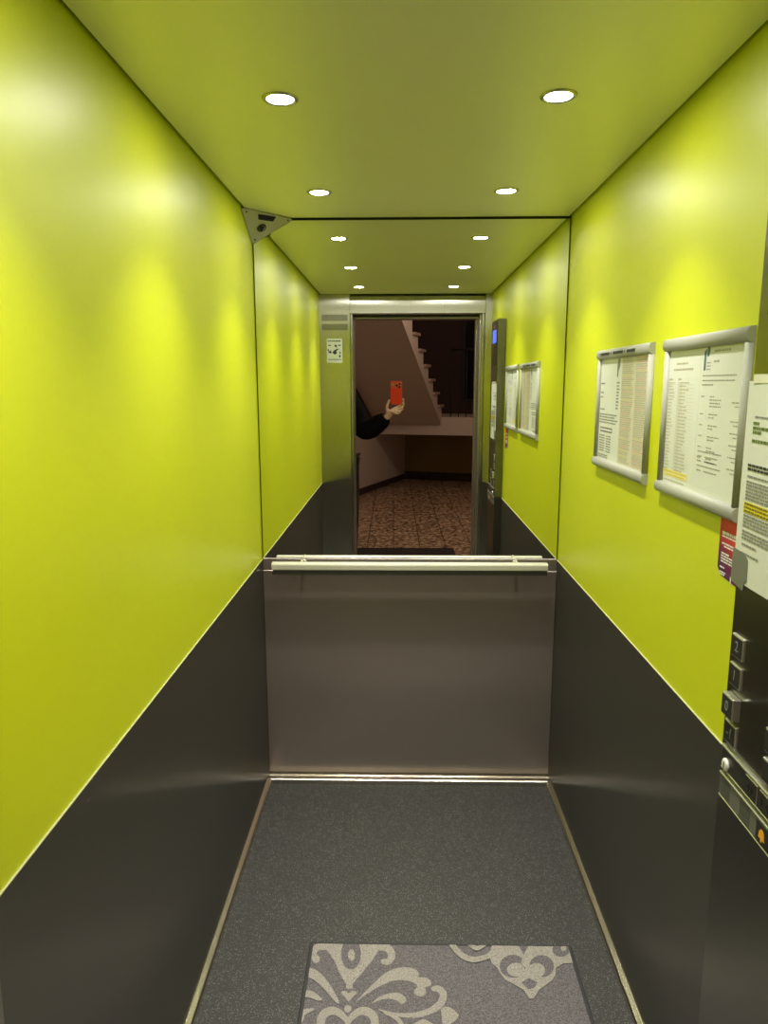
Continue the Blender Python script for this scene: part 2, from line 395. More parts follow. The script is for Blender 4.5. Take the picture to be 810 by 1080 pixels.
def snap_frame(y0, y1, z0, z1, label):
    t = thing('notice_board', label, 'notice board', (XW, (y0+y1)/2, z0), 'aluminium notice frames on the right wall')
    w_ = .027
    obj('back_board', MB().box(XW-.0025, XW, y0+.004, y1-.004, z0+.004, z1-.004), grey_paint, t)
    for z in (z0+w_/2, z1-w_/2): obj('rail', rail_prof('y', z, y0, y1, w_, .0155, 1), alu_frame, t)
    for y in (y0+.0095, y1-.0095): obj('rail', rail_prof('z', y, z0+w_, z1-w_, .019, .012, 1), alu_frame, t)
    return t
f1 = snap_frame(1.190, 1.640, 1.290, 1.622, 'aluminium notice frame nearer the mirror, holding two closely printed pages')
f2 = snap_frame(.714, 1.102, 1.290, 1.622, 'aluminium notice frame nearer the control panel, holding a list and a logo page')
tx = MB()
for (ya, yb) in ((1.608, 1.602), (1.592, 1.505), (1.492, 1.487), (1.472, 1.385), (1.372, 1.367), (1.352, 1.285)):
    line(tx, XW-.0161, ya, yb, 1.6085, .0075, 0, .0012)
obj('printed_caption', tx, ink, f1)
PX = XW-.0032
def sheet(name, label, y0, y1, z0, z1, m, x=PX, group=None):
    s = tag(obj(name, MB().box(x, x+.0005, y0, y1, z0, z1), m), label, 'paper notice', group)
    return s
# frame one, left page (white)
ZA, ZB = 1.312, 1.600
s = sheet('notice_sheet', 'white printed page with black feather mark in the frame nearer the mirror', 1.426, 1.628, ZA, ZB, paper)
px = PX-.0003; mb = MB(); o_ = -.030
mb.face([(px, y_+o_, z_) for y_, z_ in ((1.492, 1.592), (1.474, 1.595), (1.470, 1.575), (1.484, 1.560), (1.487, 1.545), (1.497, 1.546), (1.497, 1.575))])
for z, a, b in ((1.528, 1.645, 1.605), (1.503, 1.645, 1.615), (1.490, 1.645, 1.62), (1.456, 1.645, 1.60)): line(mb, px, a+o_, b+o_, z, .004)
for i in range(9): line(mb, px, 1.494+o_, random.uniform(1.464, 1.478)+o_, 1.530-i*.0085, .0038)
for i in range(4): line(mb, px, 1.645+o_, random.uniform(1.47, 1.51)+o_, 1.442-i*.0075, .0036)
Q(mb, px, 1.602, 1.486, 1.392, 1.406, 0)
for i in range(7):
    line(mb, px, 1.64+o_, 1.585+o_, 1.382-i*.0072, .0036); line(mb, px, 1.57+o_, 1.525+o_, 1.382-i*.0072, .0036)
for i in range(3): line(mb, px, 1.645+o_, 1.55+o_, 1.327-i*.0055, .0034)
obj('print', mb, ink_grey, s)
mb = MB(); px2 = px-.0002
line(mb, px2, 1.598, 1.49, 1.399, .0045); obj('print', mb, white_ink, s)['label'] = 'white lettering on the black bar'
# frame one, right page (cream, dense columns)
s = sheet('notice_sheet', 'cream page of dense columns beside the feather page in the frame nearer the mirror', 1.203, 1.4255, ZA, ZB, paper2)
mb = MB(); mb2 = MB(); mb3 = MB()
for ccol in range(2):
    y0 = 1.418-ccol*.110
    for i in range(52):
        z = 1.590-i*.0052
        tgt = mb3 if random.random() < .12 else (mb2 if random.random() < .12 else mb)
        line(tgt, px, y0, y0-random.uniform(.07, .098), z, .0026, 0, .003)
obj('print', mb, ink_pale, s); obj('yellow_print', mb2, P('yellow_print', (.62, .55, .18), .6), s); obj('red_print', mb3, ink_pink, s)
# frame two, left page: list with yellow highlight
s = sheet('notice_sheet', 'white page with long list and yellow marked lines in the frame nearer the control panel', .920, 1.090, ZA, ZB, paper)
mb = MB(); mg = MB()
line(mb, px, 1.045, .985, 1.568, .0034); line(mb, px, 1.058, .955, 1.556, .0038)
for a, b in ((1.080, 1.06), (1.03, 1.01)): line(mb, px, a, b, 1.536, .0034)
for i in range(27):
    z = 1.529-i*.0070
    line(mb, px, 1.080, random.uniform(1.045, 1.062), z, .0021); line(mb, px, 1.020, random.uniform(.965, .995), z, .0021)
    Q(mg, px+.0001, 1.083, .945, z-.0038, z-.0033)
for y in (1.083, 1.030, .980): Q(mg, px+.0001, y, y-.0006, 1.345, 1.54)
Q(mg, px+.00015, 1.029, 1.006, 1.346, 1.53, 1)
line(mb, px, 1.080, .965, 1.322, .0025)
obj('print', mb, ink_pale, s); obj('table_lines', mg, [P('hairline', (.55, .55, .46), .6), P('grey_column', (.58, .59, .50), .6)], s)
mb = MB(); Q(mb, px, 1.083, .948, 1.330, 1.345); obj('highlight', mb, P('pale_yellow_marker', (.74, .68, .28), .6), s)
mb = MB(); line(mb, px2, 1.078, .952, 1.341, .0026); line(mb, px2, 1.062, .965, 1.334, .0026); obj('highlighted_print', mb, ink_yellow, s)
# frame two, right page: letter with logo
s = sheet('notice_sheet', 'white page with blue grey logo in the frame nearer the control panel', .727, .9195, ZA, ZB, paper)
mb = MB(); ml = MB()
ml.face([(px, .906, 1.552), (px, .897, 1.552), (px, .896, 1.592), (px, .906, 1.588)])
ml.face([(px, .893, 1.578), (px, .884, 1.578), (px, .880, 1.592), (px, .884, 1.599), (px, .893, 1.597)])
obj('logo', ml, ink_blue, s)
for z, a, b in ((1.587, .862, .795), (1.568, .862, .838)): line(mb, px, a, b, z, .0036)
for i in range(3): line(mb, px, .892, .874, 1.566-i*.006, .0022)
for z, b in ((1.542, .765), (1.533, .77), (1.525, .855)): line(mb, px, .908, b, z, .0024, 0, .0012)
z = 1.503
for rows in (4, 2, 2, 2, 2, 2):
    line(mb, px, .908, .892, z, .0022)
    for r in range(rows): line(mb, px, .868, random.uniform(.815, .85), z-r*.0060, .0022)
    line(mb, px, .775, .738, z-.009, .0022); line(mb, px, .762, .742, z-.016, .0022)
    z -= rows*.0060+.009
for i in range(5):
    if i in (0, 3): line(mb, px, .906, .80, 1.398-i*.0092, .0024, 0, .001)
    else:
        line(mb, px, .906, .886, 1.398-i*.0092, .0024, 0, .001); line(mb, px, .872, .815, 1.398-i*.0092, .0024, 0, .001)
obj('print', mb, P('soft_grey_print', (.34, .34, .28), .6), s)

# red leaflet on the wall, half hidden by the control panel
s = tag(obj('leaflet', MB().prism([(XW-.0007, .786, 1.196), (XW-.0007, .786, 1.300), (XW-.0007, .690, 1.300), (XW-.0007, .690, 1.176), (XW-.0007, .770, 1.183)], (.0006, 0, 0)), P('red_leaflet', (.50, .03, .025), .5)),
        'red and purple leaflet with white print on the wall under the notice frame', 'leaflet')
lm = bpy.data.materials['red_leaflet']
tc = nd(lm, 'ShaderNodeTexCoord'); sp = nd(lm, 'ShaderNodeSeparateXYZ'); lk(lm, tc.outputs['Object'], sp.inputs[0])
mrn = nd(lm, 'ShaderNodeMapRange'); mrn.inputs['From Min'].default_value = .0; mrn.inputs['From Max'].default_value = .10
ad = nd(lm, 'ShaderNodeMath', operation='MULTIPLY_ADD'); ad.inputs[1].default_value = -.6; lk(lm, sp.outputs[1], ad.inputs[0]); lk(lm, sp.outputs[2], ad.inputs[2])
lk(lm, ad.outputs[0], mrn.inputs[0])
rr = ramp(lm, mrn.outputs[0], [(.0, (.07, .012, .09)), (.35, (.18, .015, .07)), (.65, (.48, .03, .03)), (1, (.62, .05, .015))]); lk(lm, rr.outputs[0], bsdf(lm).inputs['Base Color'])
lx = XW-.0010; mb = MB()
line(mb, lx, .776, .70, 1.262, .0055, 0, .0012)
for z, a, b in ((1.256, .776, .70), (1.243, .774, .725), (1.238, .765, .70), (1.225, .774, .74), (1.220, .774, .70), (1.215, .774, .70), (1.210, .774, .71), (1.199, .776, .756), (1.190, .776, .75), (1.186, .776, .752)): line(mb, lx, a, b, z, .0028, 0, .0014)
mb.face([(lx, .732, 1.176), (lx, .728, 1.176), (lx, .728, 1.190), (lx, .732, 1.190)])
obj('print', mb, white_ink, s)

# ---------------------------------------------------------------- control panel
CX = .505; CY0, CY1 = .335, .617; CT = 1.882
t = thing('control_panel', 'tall brushed steel lift control panel on the right wall near the door', 'control panel', (.527, (CY0+CY1)/2, 0))
obj('casing', MB().box(CX, .5495, CY0, CY1, .002, CT, .0015, 2), steel_cop, t)
scr = obj('screen', MB().box(CX-.0012, CX+.001, .362, .588, 1.627, 1.868, .0006, 1), P('smoked_screen', (.03, .035, .012), .12), t)
obj('display', MB().box(CX-.0016, CX-.0008, .40, .55, 1.757, 1.828), blue_m, scr)
mb = MB(); mb.face([(CX-.0017, .480, 1.842), (CX-.0017, .466, 1.842), (CX-.0017, .473, 1.856)]); obj('arrow', mb, white_ink, scr)
edge = P('bright_steel_edge', (.62, .62, .58), .3, .88)
btn_face = P('dark_button_face', (.06, .06, .055), .35, .6)
def txt_mesh(s_, size, name):
    cu = bpy.data.curves.new(name, 'FONT'); cu.body = s_; cu.size = size; cu.align_x = 'CENTER'; cu.align_y = 'CENTER'; cu.extrude = .0002
    o = bpy.data.objects.new(name, cu); COL.objects.link(o)
    dg = bpy.context.evaluated_depsgraph_get(); dg.update()
    me = bpy.data.meshes.new_from_object(o.evaluated_get(dg)); COL.objects.unlink(o); bpy.data.objects.remove(o)
    return me
def text_on_panel(s_, size, x, y, z, m, parent):
    me = txt_mesh(s_, size, 'numeral')
    # local x -> -Y, local y -> +Z, local z -> -X
    for v_ in me.vertices: lx_, ly_, lz_ = v_.co; v_.co = Vector((x-lz_, y-lx_, z+ly_))-wloc(parent)
    me.materials.clear(); me.materials.append(m)
    o = bpy.data.objects.new('numeral', me); COL.objects.link(o); o.parent = parent
    return o
def button(y0, y1, z0, z1, proud, s_, lab):
    b = obj('button', MB().box(CX-proud, CX+.001, y0, y1, z0, z1, .0018, 2), edge, t)
    obj('button_face', MB().box(CX-proud-.0006, CX-proud+.0004, y0+.0028, y1-.0028, z0+.0028, z1-.0028), btn_face, b)
    if s_: text_on_panel(s_, .024, CX-proud-.0008, (y0+y1)/2, (z0+z1)/2, ink_lbl, b)
    if lab: b['label'] = lab
    return b
ink_lbl = P('button_numeral', (.22, .22, .20), .4)
button(.5645, .604, 1.0955, 1.1325, .005, '2', 'floor button marked 2')
button(.5645, .604, 1.0475, 1.0845, .005, '1', 'floor button marked 1')
button(.5645, .604, .9955, 1.0325, .013, '0', 'floor button marked 0, standing proud')
button(.5645, .604, .9485, .9855, .005, '-1', 'floor button marked -1')
button(.4385, .478, .9955, 1.0325, .005, '', 'plain button of the second column')
button(.4385, .478, .9485, .9855, .005, '', 'plain button of the second column')
lip = lambda z0, z1: obj('strip', MB().box(CX-.006, CX+.001, .345, .605, z0, z1, .0012, 1), edge, t)
s1 = obj('switch_strip', MB().box(CX-.004, CX+.001, .345, .605, .899, .936, .001, 1), btn_face, t)
obj('ledge', MB().box(CX-.0062, CX+.001, .345, .606, .9345, .9395, .0012, 1), edge, s1)
obj('ledge', MB().box(CX-.0050, CX+.001, .345, .606, .8975, .9000, .0008, 1), edge, s1)
ky = obj('key_switch', MB().lathe((CX-.004, .586, .911), (-1, 0, 0), [(.0105, 0), (.0105, .003), (.008, .005), (.003, .005)], 24), P('key_cylinder_face', (.80, .80, .74), .35, .2), s1)
obj('keyhole', MB().box(CX-.0095, CX-.0085, .5850, .5870, .906, .916), black, ky)
for y0, y1, kind in ((.484, .522, 'open'), (.440, .478, 'close')):
    b = obj('button', MB().box(CX-.0052, CX-.003, y0, y1, .902, .9325, .0008, 1), edge, s1)
    obj('button_face', MB().box(CX-.0057, CX-.0048, y0+.0015, y1-.0015, .9035, .931), btn_face, b)
    ym = (y0+y1)/2; mb = MB(); xx = CX-.0059; sg = 1 if kind == 'open' else -1
    mb.face([(xx, ym+.002, .925), (xx, ym+.002, .909), (xx, ym+.002+sg*.009, .917)]) if sg > 0 else mb.face([(xx, ym+.011, .925), (xx, ym+.011, .909), (xx, ym+.002, .917)])
    mb.face([(xx, ym-.002, .925), (xx, ym-.002, .909), (xx, ym-.002-sg*.009, .917)]) if sg > 0 else mb.face([(xx, ym-.011, .925), (xx, ym-.011, .909), (xx, ym-.002, .917)])
    obj('symbol', mb, black, b)
s2 = obj('alarm_strip', MB().box(CX-.004, CX+.001, .345, .605, .849, .888, .001, 1), P('dark_strip', (.20, .20, .175), .35, .3), t)
obj('ledge', MB().box(CX-.0062, CX+.001, .345, .606, .8865, .8912, .0012, 1), edge, s2)
obj('ledge', MB().box(CX-.0050, CX+.001, .345, .606, .8475, .8500, .0008, 1), edge, s2)
for y0, y1 in ((.566, .601), (.498, .534)):
    g = MB()
    for i in range(7):
        for j in range(8):
            yy = y0+.003+i*(y1-y0-.006)/6; zz = .853+j*.0044
            g.lathe((CX-.0041, yy, zz), (-1, 0, 0), [(.0013, 0), (.0013, .0004)], 6)
    obj('speaker_holes', g, black, s2)
al = obj('alarm_button', MB().box(CX-.0055, CX-.003, .440, .478, .852, .885, .001, 1), btn_face, s2)
bell = [(.0095, -.006), (.008, -.003), (.007, .004), (.004, .008), (0, .0095), (-.004, .008), (-.007, .004), (-.008, -.003), (-.0095, -.006)]
obj('bell_symbol', MB().prism([(CX-.0062, .459+a, .868+b) for a, b in bell], (.0005, 0, 0)).lathe((CX-.0062, .459, .860), (1, 0, 0), [(.0028, 0), (.0028, .0005)], 12), orange_bell, al)

# letter taped on the control panel
LX = CX-.0022
def sk(y, z): return (y-(z-1.37)*.004, z-(.62-y)*.01)
s = thing('letter', 'white printed letter with yellow marked lines taped onto the steel control panel', 'letter', (LX, .52, 1.215))
# slightly bowed A4 sheet
g = MB()
NY = 10
for i in range(NY):
    ya, yb = .623-.212*i/NY, .623-.212*(i+1)/NY
    def bx(y): u_ = (.623-y)/.212; return LX-.0015*math.sin(u_*math.pi)
    pa, pb, pc, pd = sk(ya, 1.217), sk(yb, 1.217), sk(yb, 1.531), sk(ya, 1.531)
    g.face([(bx(ya), *pa), (bx(yb), *pb), (bx(yb), *pc), (bx(ya), *pd)])
bmesh.ops.remove_doubles(g.bm, verts=g.bm.verts[:], dist=1e-5)
so = obj('sheet', g, paper, s); sm = so.modifiers.new('thickness', 'SOLIDIFY'); sm.thickness = .0004; sm.offset = 0
def letter_print(rows, m, name, d):
    mb = MB()
    for fr, a, b, h in rows:
        y = .623-a; z = 1.531-fr*.314
        while y > .623-b+.002:
            e = max(y-random.uniform(.004, .013), .623-b)
            x_ = LX-.0015*math.sin((.623-(y+e)/2)/.212*math.pi)-d
            p = [sk(y, z-h/2), sk(e, z-h/2), sk(e, z+h/2), sk(y, z+h/2)]
            mb.face([(x_, *q) for q in p]); y = e-(.0016 if m is not hl else -.0001)
    return obj(name, mb, m, s)
hl = P('marker_yellow', (.72, .62, .02), .6)
letter_print([(.170, .03, .15, .0025)]+[(.46, .022, .09, .003)]+[(.487+i*.0165, .02, .19, .0032) for i in range(6)]+[(.655+i*.017, .02, .185, .0032) for i in range(4)]+[(.735+i*.017, .02, .18, .0032) for i in range(3)]+[(.80, .022, .07, .003), (.845, .022, .08, .003)], ink_grey, 'print', .0008)
letter_print([(.20, .026, .045, .0042), (.223, .026, .11, .0045), (.243, .026, .055, .0042), (.285, .026, .085, .0045)], ink_green, 'address_print', .0008)
letter_print([(.405, .02, .15, .004), (.424, .02, .11, .004)], ink, 'heading', .0008)
letter_print([(.596, .018, .19, .006), (.614, .018, .19, .006), (.632, .018, .17, .006)], hl, 'highlight', .0007)
letter_print([(.596, .02, .188, .003), (.614, .02, .188, .003), (.632, .02, .165, .003)], P('marked_print', (.16, .13, .01), .6), 'marked_print', .0011)
tag(obj('adhesive_tape', MB().prism([(LX-.0022, .626, 1.268), (LX-.0022, .586, 1.266), (LX-.0022, .576, 1.258), (LX-.0022, .574, 1.224), (LX-.0022, .582, 1.221), (LX-.0022, .584, 1.207), (LX-.0022, .626, 1.214)], (.0006, 0, 0)), tape_m),
    'grey tape square holding the lower left corner of the letter', 'tape')
tag(obj('adhesive_tape', MB().prism([(LX-.0020, .606, 1.541), (LX-.0020, .43, 1.540), (LX-.0020, .43, 1.527), (LX-.0020, .606, 1.528)], (.0005, 0, 0)), clear_m),
    'clear tape strip along the top edge of the letter', 'tape')

# ---------------------------------------------------------------- vents and sticker on the front return panel
for z0, z1, lab in ((1.922, 1.968, 'upper perforated vent grille at the top of the left door panel'), (1.864, 1.910, 'lower perforated vent grille on the left door panel')):
    t = thing('vent_grille', lab, 'vent', (-.45, FY, z0), 'vent grilles above the sticker')
    obj('frame', MB().box(-.538, -.366, FY+.0002, FY+.0022, z0, z1, .0006, 1), steel, t)
    g = MB()
    for i in range(28):
        for j in range(6):
            x0 = -.534+i*.00592; zz = z0+.004+j*.0066
            g.box(x0, x0+.0042, FY+.0021, FY+.0026, zz, zz+.0046)
    obj('perforation', g, black, t)
s = tag(obj('sticker', MB().box(-.505, -.405, FY+.0003, FY+.0010, 1.664, 1.816), paper), 'white information sticker with black drawing on the steel panel left of the door', 'sticker')
mb = MB(); yq = FY+.0013
def QF(x0, x1, z0, z1): mb.face([(x0, yq, z0), (x1, yq, z0), (x1, yq, z1), (x0, yq, z1)])
x = -.497
while x < -.418: w_ = random.uniform(.008, .016); QF(x, x+w_, 1.796, 1.804); x += w_+.003
for x0, x1 in ((-.495, -.478), (-.456, -.444), (-.432, -.415)): QF(x0, x1, 1.770, 1.777)
mb.face([(-.500, yq, 1.750), (-.495, yq, 1.752), (-.486, yq, 1.732), (-.480, yq, 1.745), (-.474, yq, 1.728), (-.484, yq, 1.722), (-.492, yq, 1.727)])
mb.face([(-.470, yq, 1.728), (-.458, yq, 1.742), (-.434, yq, 1.754), (-.428, yq, 1.750), (-.444, yq, 1.738), (-.440, yq, 1.722), (-.455, yq, 1.715)])
for cx_, cz_, rr_ in ((-.420, 1.727, .005), (-.422, 1.705, .006), (-.446, 1.768, .006)):
    mb.face([(cx_+rr_*math.cos(a), yq, cz_+rr_*1.3*math.sin(a)) for a in [2*math.pi*i/14 for i in range(14)]])
x = -.495
while x < -.418: w_ = random.uniform(.006, .014); QF(x, x+w_, 1.682, 1.687); x += w_+.003
obj('print', mb, ink, s)

# ---------------------------------------------------------------- patterned mat
MX0, MX1, MY1, MY0 = -.282, .437, 1.240, .10
g = MB(); zt = .0085
g.mi = 0; g.box(MX0, MX1, MY0, MY1, .0002, .0062, .002, 1)
g.mi = 1; g.box(MX0+.010, MX1-.010, MY0+.010, MY1-.010, .006, zt, .0012, 1)
lev = [0]
def clip_ok(p): return MX0+.0105 <= p[0] <= MX1-.0105 and MY0+.0105 <= p[1] <= MY1-.0105
def poly(pts, mi):
    lev[0] += 1; z = zt+.00006*lev[0]
    # clip against the mat's edges (Sutherland-Hodgman)
    P_ = [tuple(p) for p in pts]
    for ax, lim, sg in ((0, MX0+.0105, 1), (0, MX1-.0105, -1), (1, MY0+.0105, 1), (1, MY1-.0105, -1)):
        out = []
        for i in range(len(P_)):
            a, b = P_[i-1], P_[i]; ia = (a[ax]-lim)*sg >= 0; ib = (b[ax]-lim)*sg >= 0
            if ia != ib:
                t_ = (lim-a[ax])/(b[ax]-a[ax]); out.append((a[0]+(b[0]-a[0])*t_, a[1]+(b[1]-a[1])*t_))
            if ib: out.append(b)
        P_ = out
        if len(P_) < 3: return
    try: g.face([(p[0], p[1], z) for p in P_], mi)
    except ValueError: pass
def bez(ctrl, n=18):
    def q(t_):
        pts = [Vector(c_) for c_ in ctrl]
        while len(pts) > 1: pts = [a.lerp(b, t_) for a, b in zip(pts, pts[1:])]
        return pts[0]
    return [q(i/n) for i in range(n+1)]
def stroke(path, w0, w1, wm=None, mi=2, cap=True):
    k_ = len(path)-1; Lp, Rp = [], []
    for i, p in enumerate(path):
        d = (path[min(i+1, k_)]-path[max(i-1, 0)]).normalized(); nn = Vector((-d.y, d.x)); u_ = i/k_
        ww = (w0*(1-u_)+w1*u_) if wm is None else (w0*(1-u_)**2+2*wm*u_*(1-u_)+w1*u_*u_)
        Lp.append(p+nn*ww/2); Rp.append(p-nn*ww/2)
    for i in range(k_): poly([Lp[i], Lp[i+1], Rp[i+1], Rp[i]], mi); lev[0] -= 1
    lev[0] += 1
    if cap:
        for p, w_ in ((path[0], w0), (path[-1], w1)):
            if w_ > .004: disc(p, w_/2, mi)
def disc(p, r, mi=2, sy=1.0, n=20): poly([(p[0]+r*math.cos(2*math.pi*i/n), p[1]+r*sy*math.sin(2*math.pi*i/n)) for i in range(n)], mi)
def motif_big(cx, cy, s):
    T = lambda x, y, m_=1: Vector((cx+m_*x*s, cy+y*s))
    # crown with drop eye
    for m_ in (1, -1):
        stroke(bez([T(.012, .30, m_), T(.05, .38, m_), T(.095, .36, m_), T(.10, .43, m_), T(.06, .47, m_)]), .035*s, .02*s, .045*s)
        stroke(bez([T(.09, .36, m_), T(.16, .37, m_), T(.17, .45, m_), T(.12, .45, m_)]), .03*s, .022*s, .035*s)
        disc(T(.118, .445, m_), .02*s)
    poly([T(-.075, .41), T(-.05, .36), T(-.02, .29), T(0, .255), T(.02, .29), T(.05, .36), T(.075, .41), T(.055, .50), T(.0, .52), T(-.055, .50)], 2)
    poly([T(-.033, .41), T(-.02, .375), T(0, .36), T(.02, .375), T(.033, .41), T(.022, .45), T(0, .485), T(-.022, .45)], 1)
    disc(T(0, .415), .014*s, 2, 1.5)
    # small heart and bead under the crown
    poly([T(0, .175), T(.024, .20), T(.03, .222), T(.014, .226), T(0, .212), T(-.014, .226), T(-.03, .222), T(-.024, .20)], 2)
    disc(T(0, .145), .013*s)
    # leaves sweeping out to both sides
    for m_ in (1, -1):
        stroke(bez([T(.03, .18, m_), T(.07, .27, m_), T(.16, .30, m_), T(.25, .27, m_)]), .008*s, .03*s, .075*s)
        for a in ((.255, .275), (.265, .245), (.245, .235), (.225, .285)): disc(T(*a, m_), .020*s)
        stroke(bez([T(.06, .14, m_), T(.10, .215, m_), T(.17, .22, m_), T(.205, .185, m_)]), .006*s, .022*s, .05*s)
        stroke(bez([T(.09, .11, m_), T(.18, .10, m_), T(.30, .11, m_), T(.33, .18, m_), T(.30, .225, m_)]), .012*s, .03*s, .045*s)
        disc(T(.295, .22, m_), .022*s)
        stroke(bez([T(.02, .11, m_), T(.06, .155, m_), T(.13, .13, m_), T(.12, .06, m_), T(.06, .0, m_)]), .03*s, .03*s, .04*s)
        stroke(bez([T(.16, .04, m_), T(.24, .09, m_), T(.32, .07, m_), T(.36, .10, m_)]), .008*s, .035*s, .05*s)
        disc(T(.365, .085, m_), .025*s); disc(T(.345, .11, m_), .02*s); disc(T(.38, .06, m_), .018*s)
        stroke(bez([T(.03, .06, m_), T(.06, .09, m_), T(.08, .05, m_), T(.03, .0, m_)]), .014*s, .012*s, .02*s)
        stroke(bez([T(.04, -.02, m_), T(.14, -.03, m_), T(.25, .0, m_), T(.30, -.06, m_)]), .012*s, .03*s, .06*s)
        stroke(bez([T(.03, -.06, m_), T(.10, -.14, m_), T(.20, -.13, m_), T(.26, -.18, m_)]), .012*s, .03*s, .06*s)
    disc(T(0, -.02), .03*s, 2, 1.4)
def motif_drop(cx, cy, s):
    T = lambda x, y, m_=1: Vector((cx+m_*x*s, cy+y*s))
    out = [(0, -.185), (.022, -.145), (.05, -.125), (.055, -.10), (.085, -.085), (.085, -.055), (.11, -.03), (.105, .0), (.13, .03), (.10, .05), (.10, .10), (-.10, .10)]
    full = [T(x, y) for x, y in out[:-1]]+[T(-x, y) for x, y in out[-2:0:-1]]
    poly(full, 2)
    for m_ in (1, -1):
        poly([T(.012, .0, m_), T(.03, .045, m_), T(.065, .05, m_), T(.085, .02, m_), T(.078, -.02, m_), T(.05, -.06, m_), T(.03, -.04, m_), T(.02, -.02, m_)], 1)
        disc(T(.044, .0, m_), .027*s)
        stroke(bez([T(.044, -.005, m_), T(.03, -.045, m_), T(.01, -.04, m_), T(.004, -.03, m_)]), .02*s, .01*s)
        poly([T(.02, .062, m_), T(.04, .10, m_), T(.07, .10, m_), T(.05, .07, m_)], 1)
        stroke(bez([T(.10, .06, m_), T(.16, .02, m_), T(.21, .05, m_), T(.20, .12, m_)]), .025*s, .03*s, .045*s)
        disc(T(.165, .085, m_), .022*s)
        stroke(bez([T(.19, .055, m_), T(.25, .045, m_), T(.27, .09, m_), T(.22, .11, m_)]), .02*s, .02*s, .03*s)
    poly([T(0, -.05), T(.026, -.08), T(.02, -.10), T(0, -.135), T(-.02, -.10), T(-.026, -.08)], 1)
    poly([T(-.03, .10), T(0, .055), T(.03, .10)], 1)
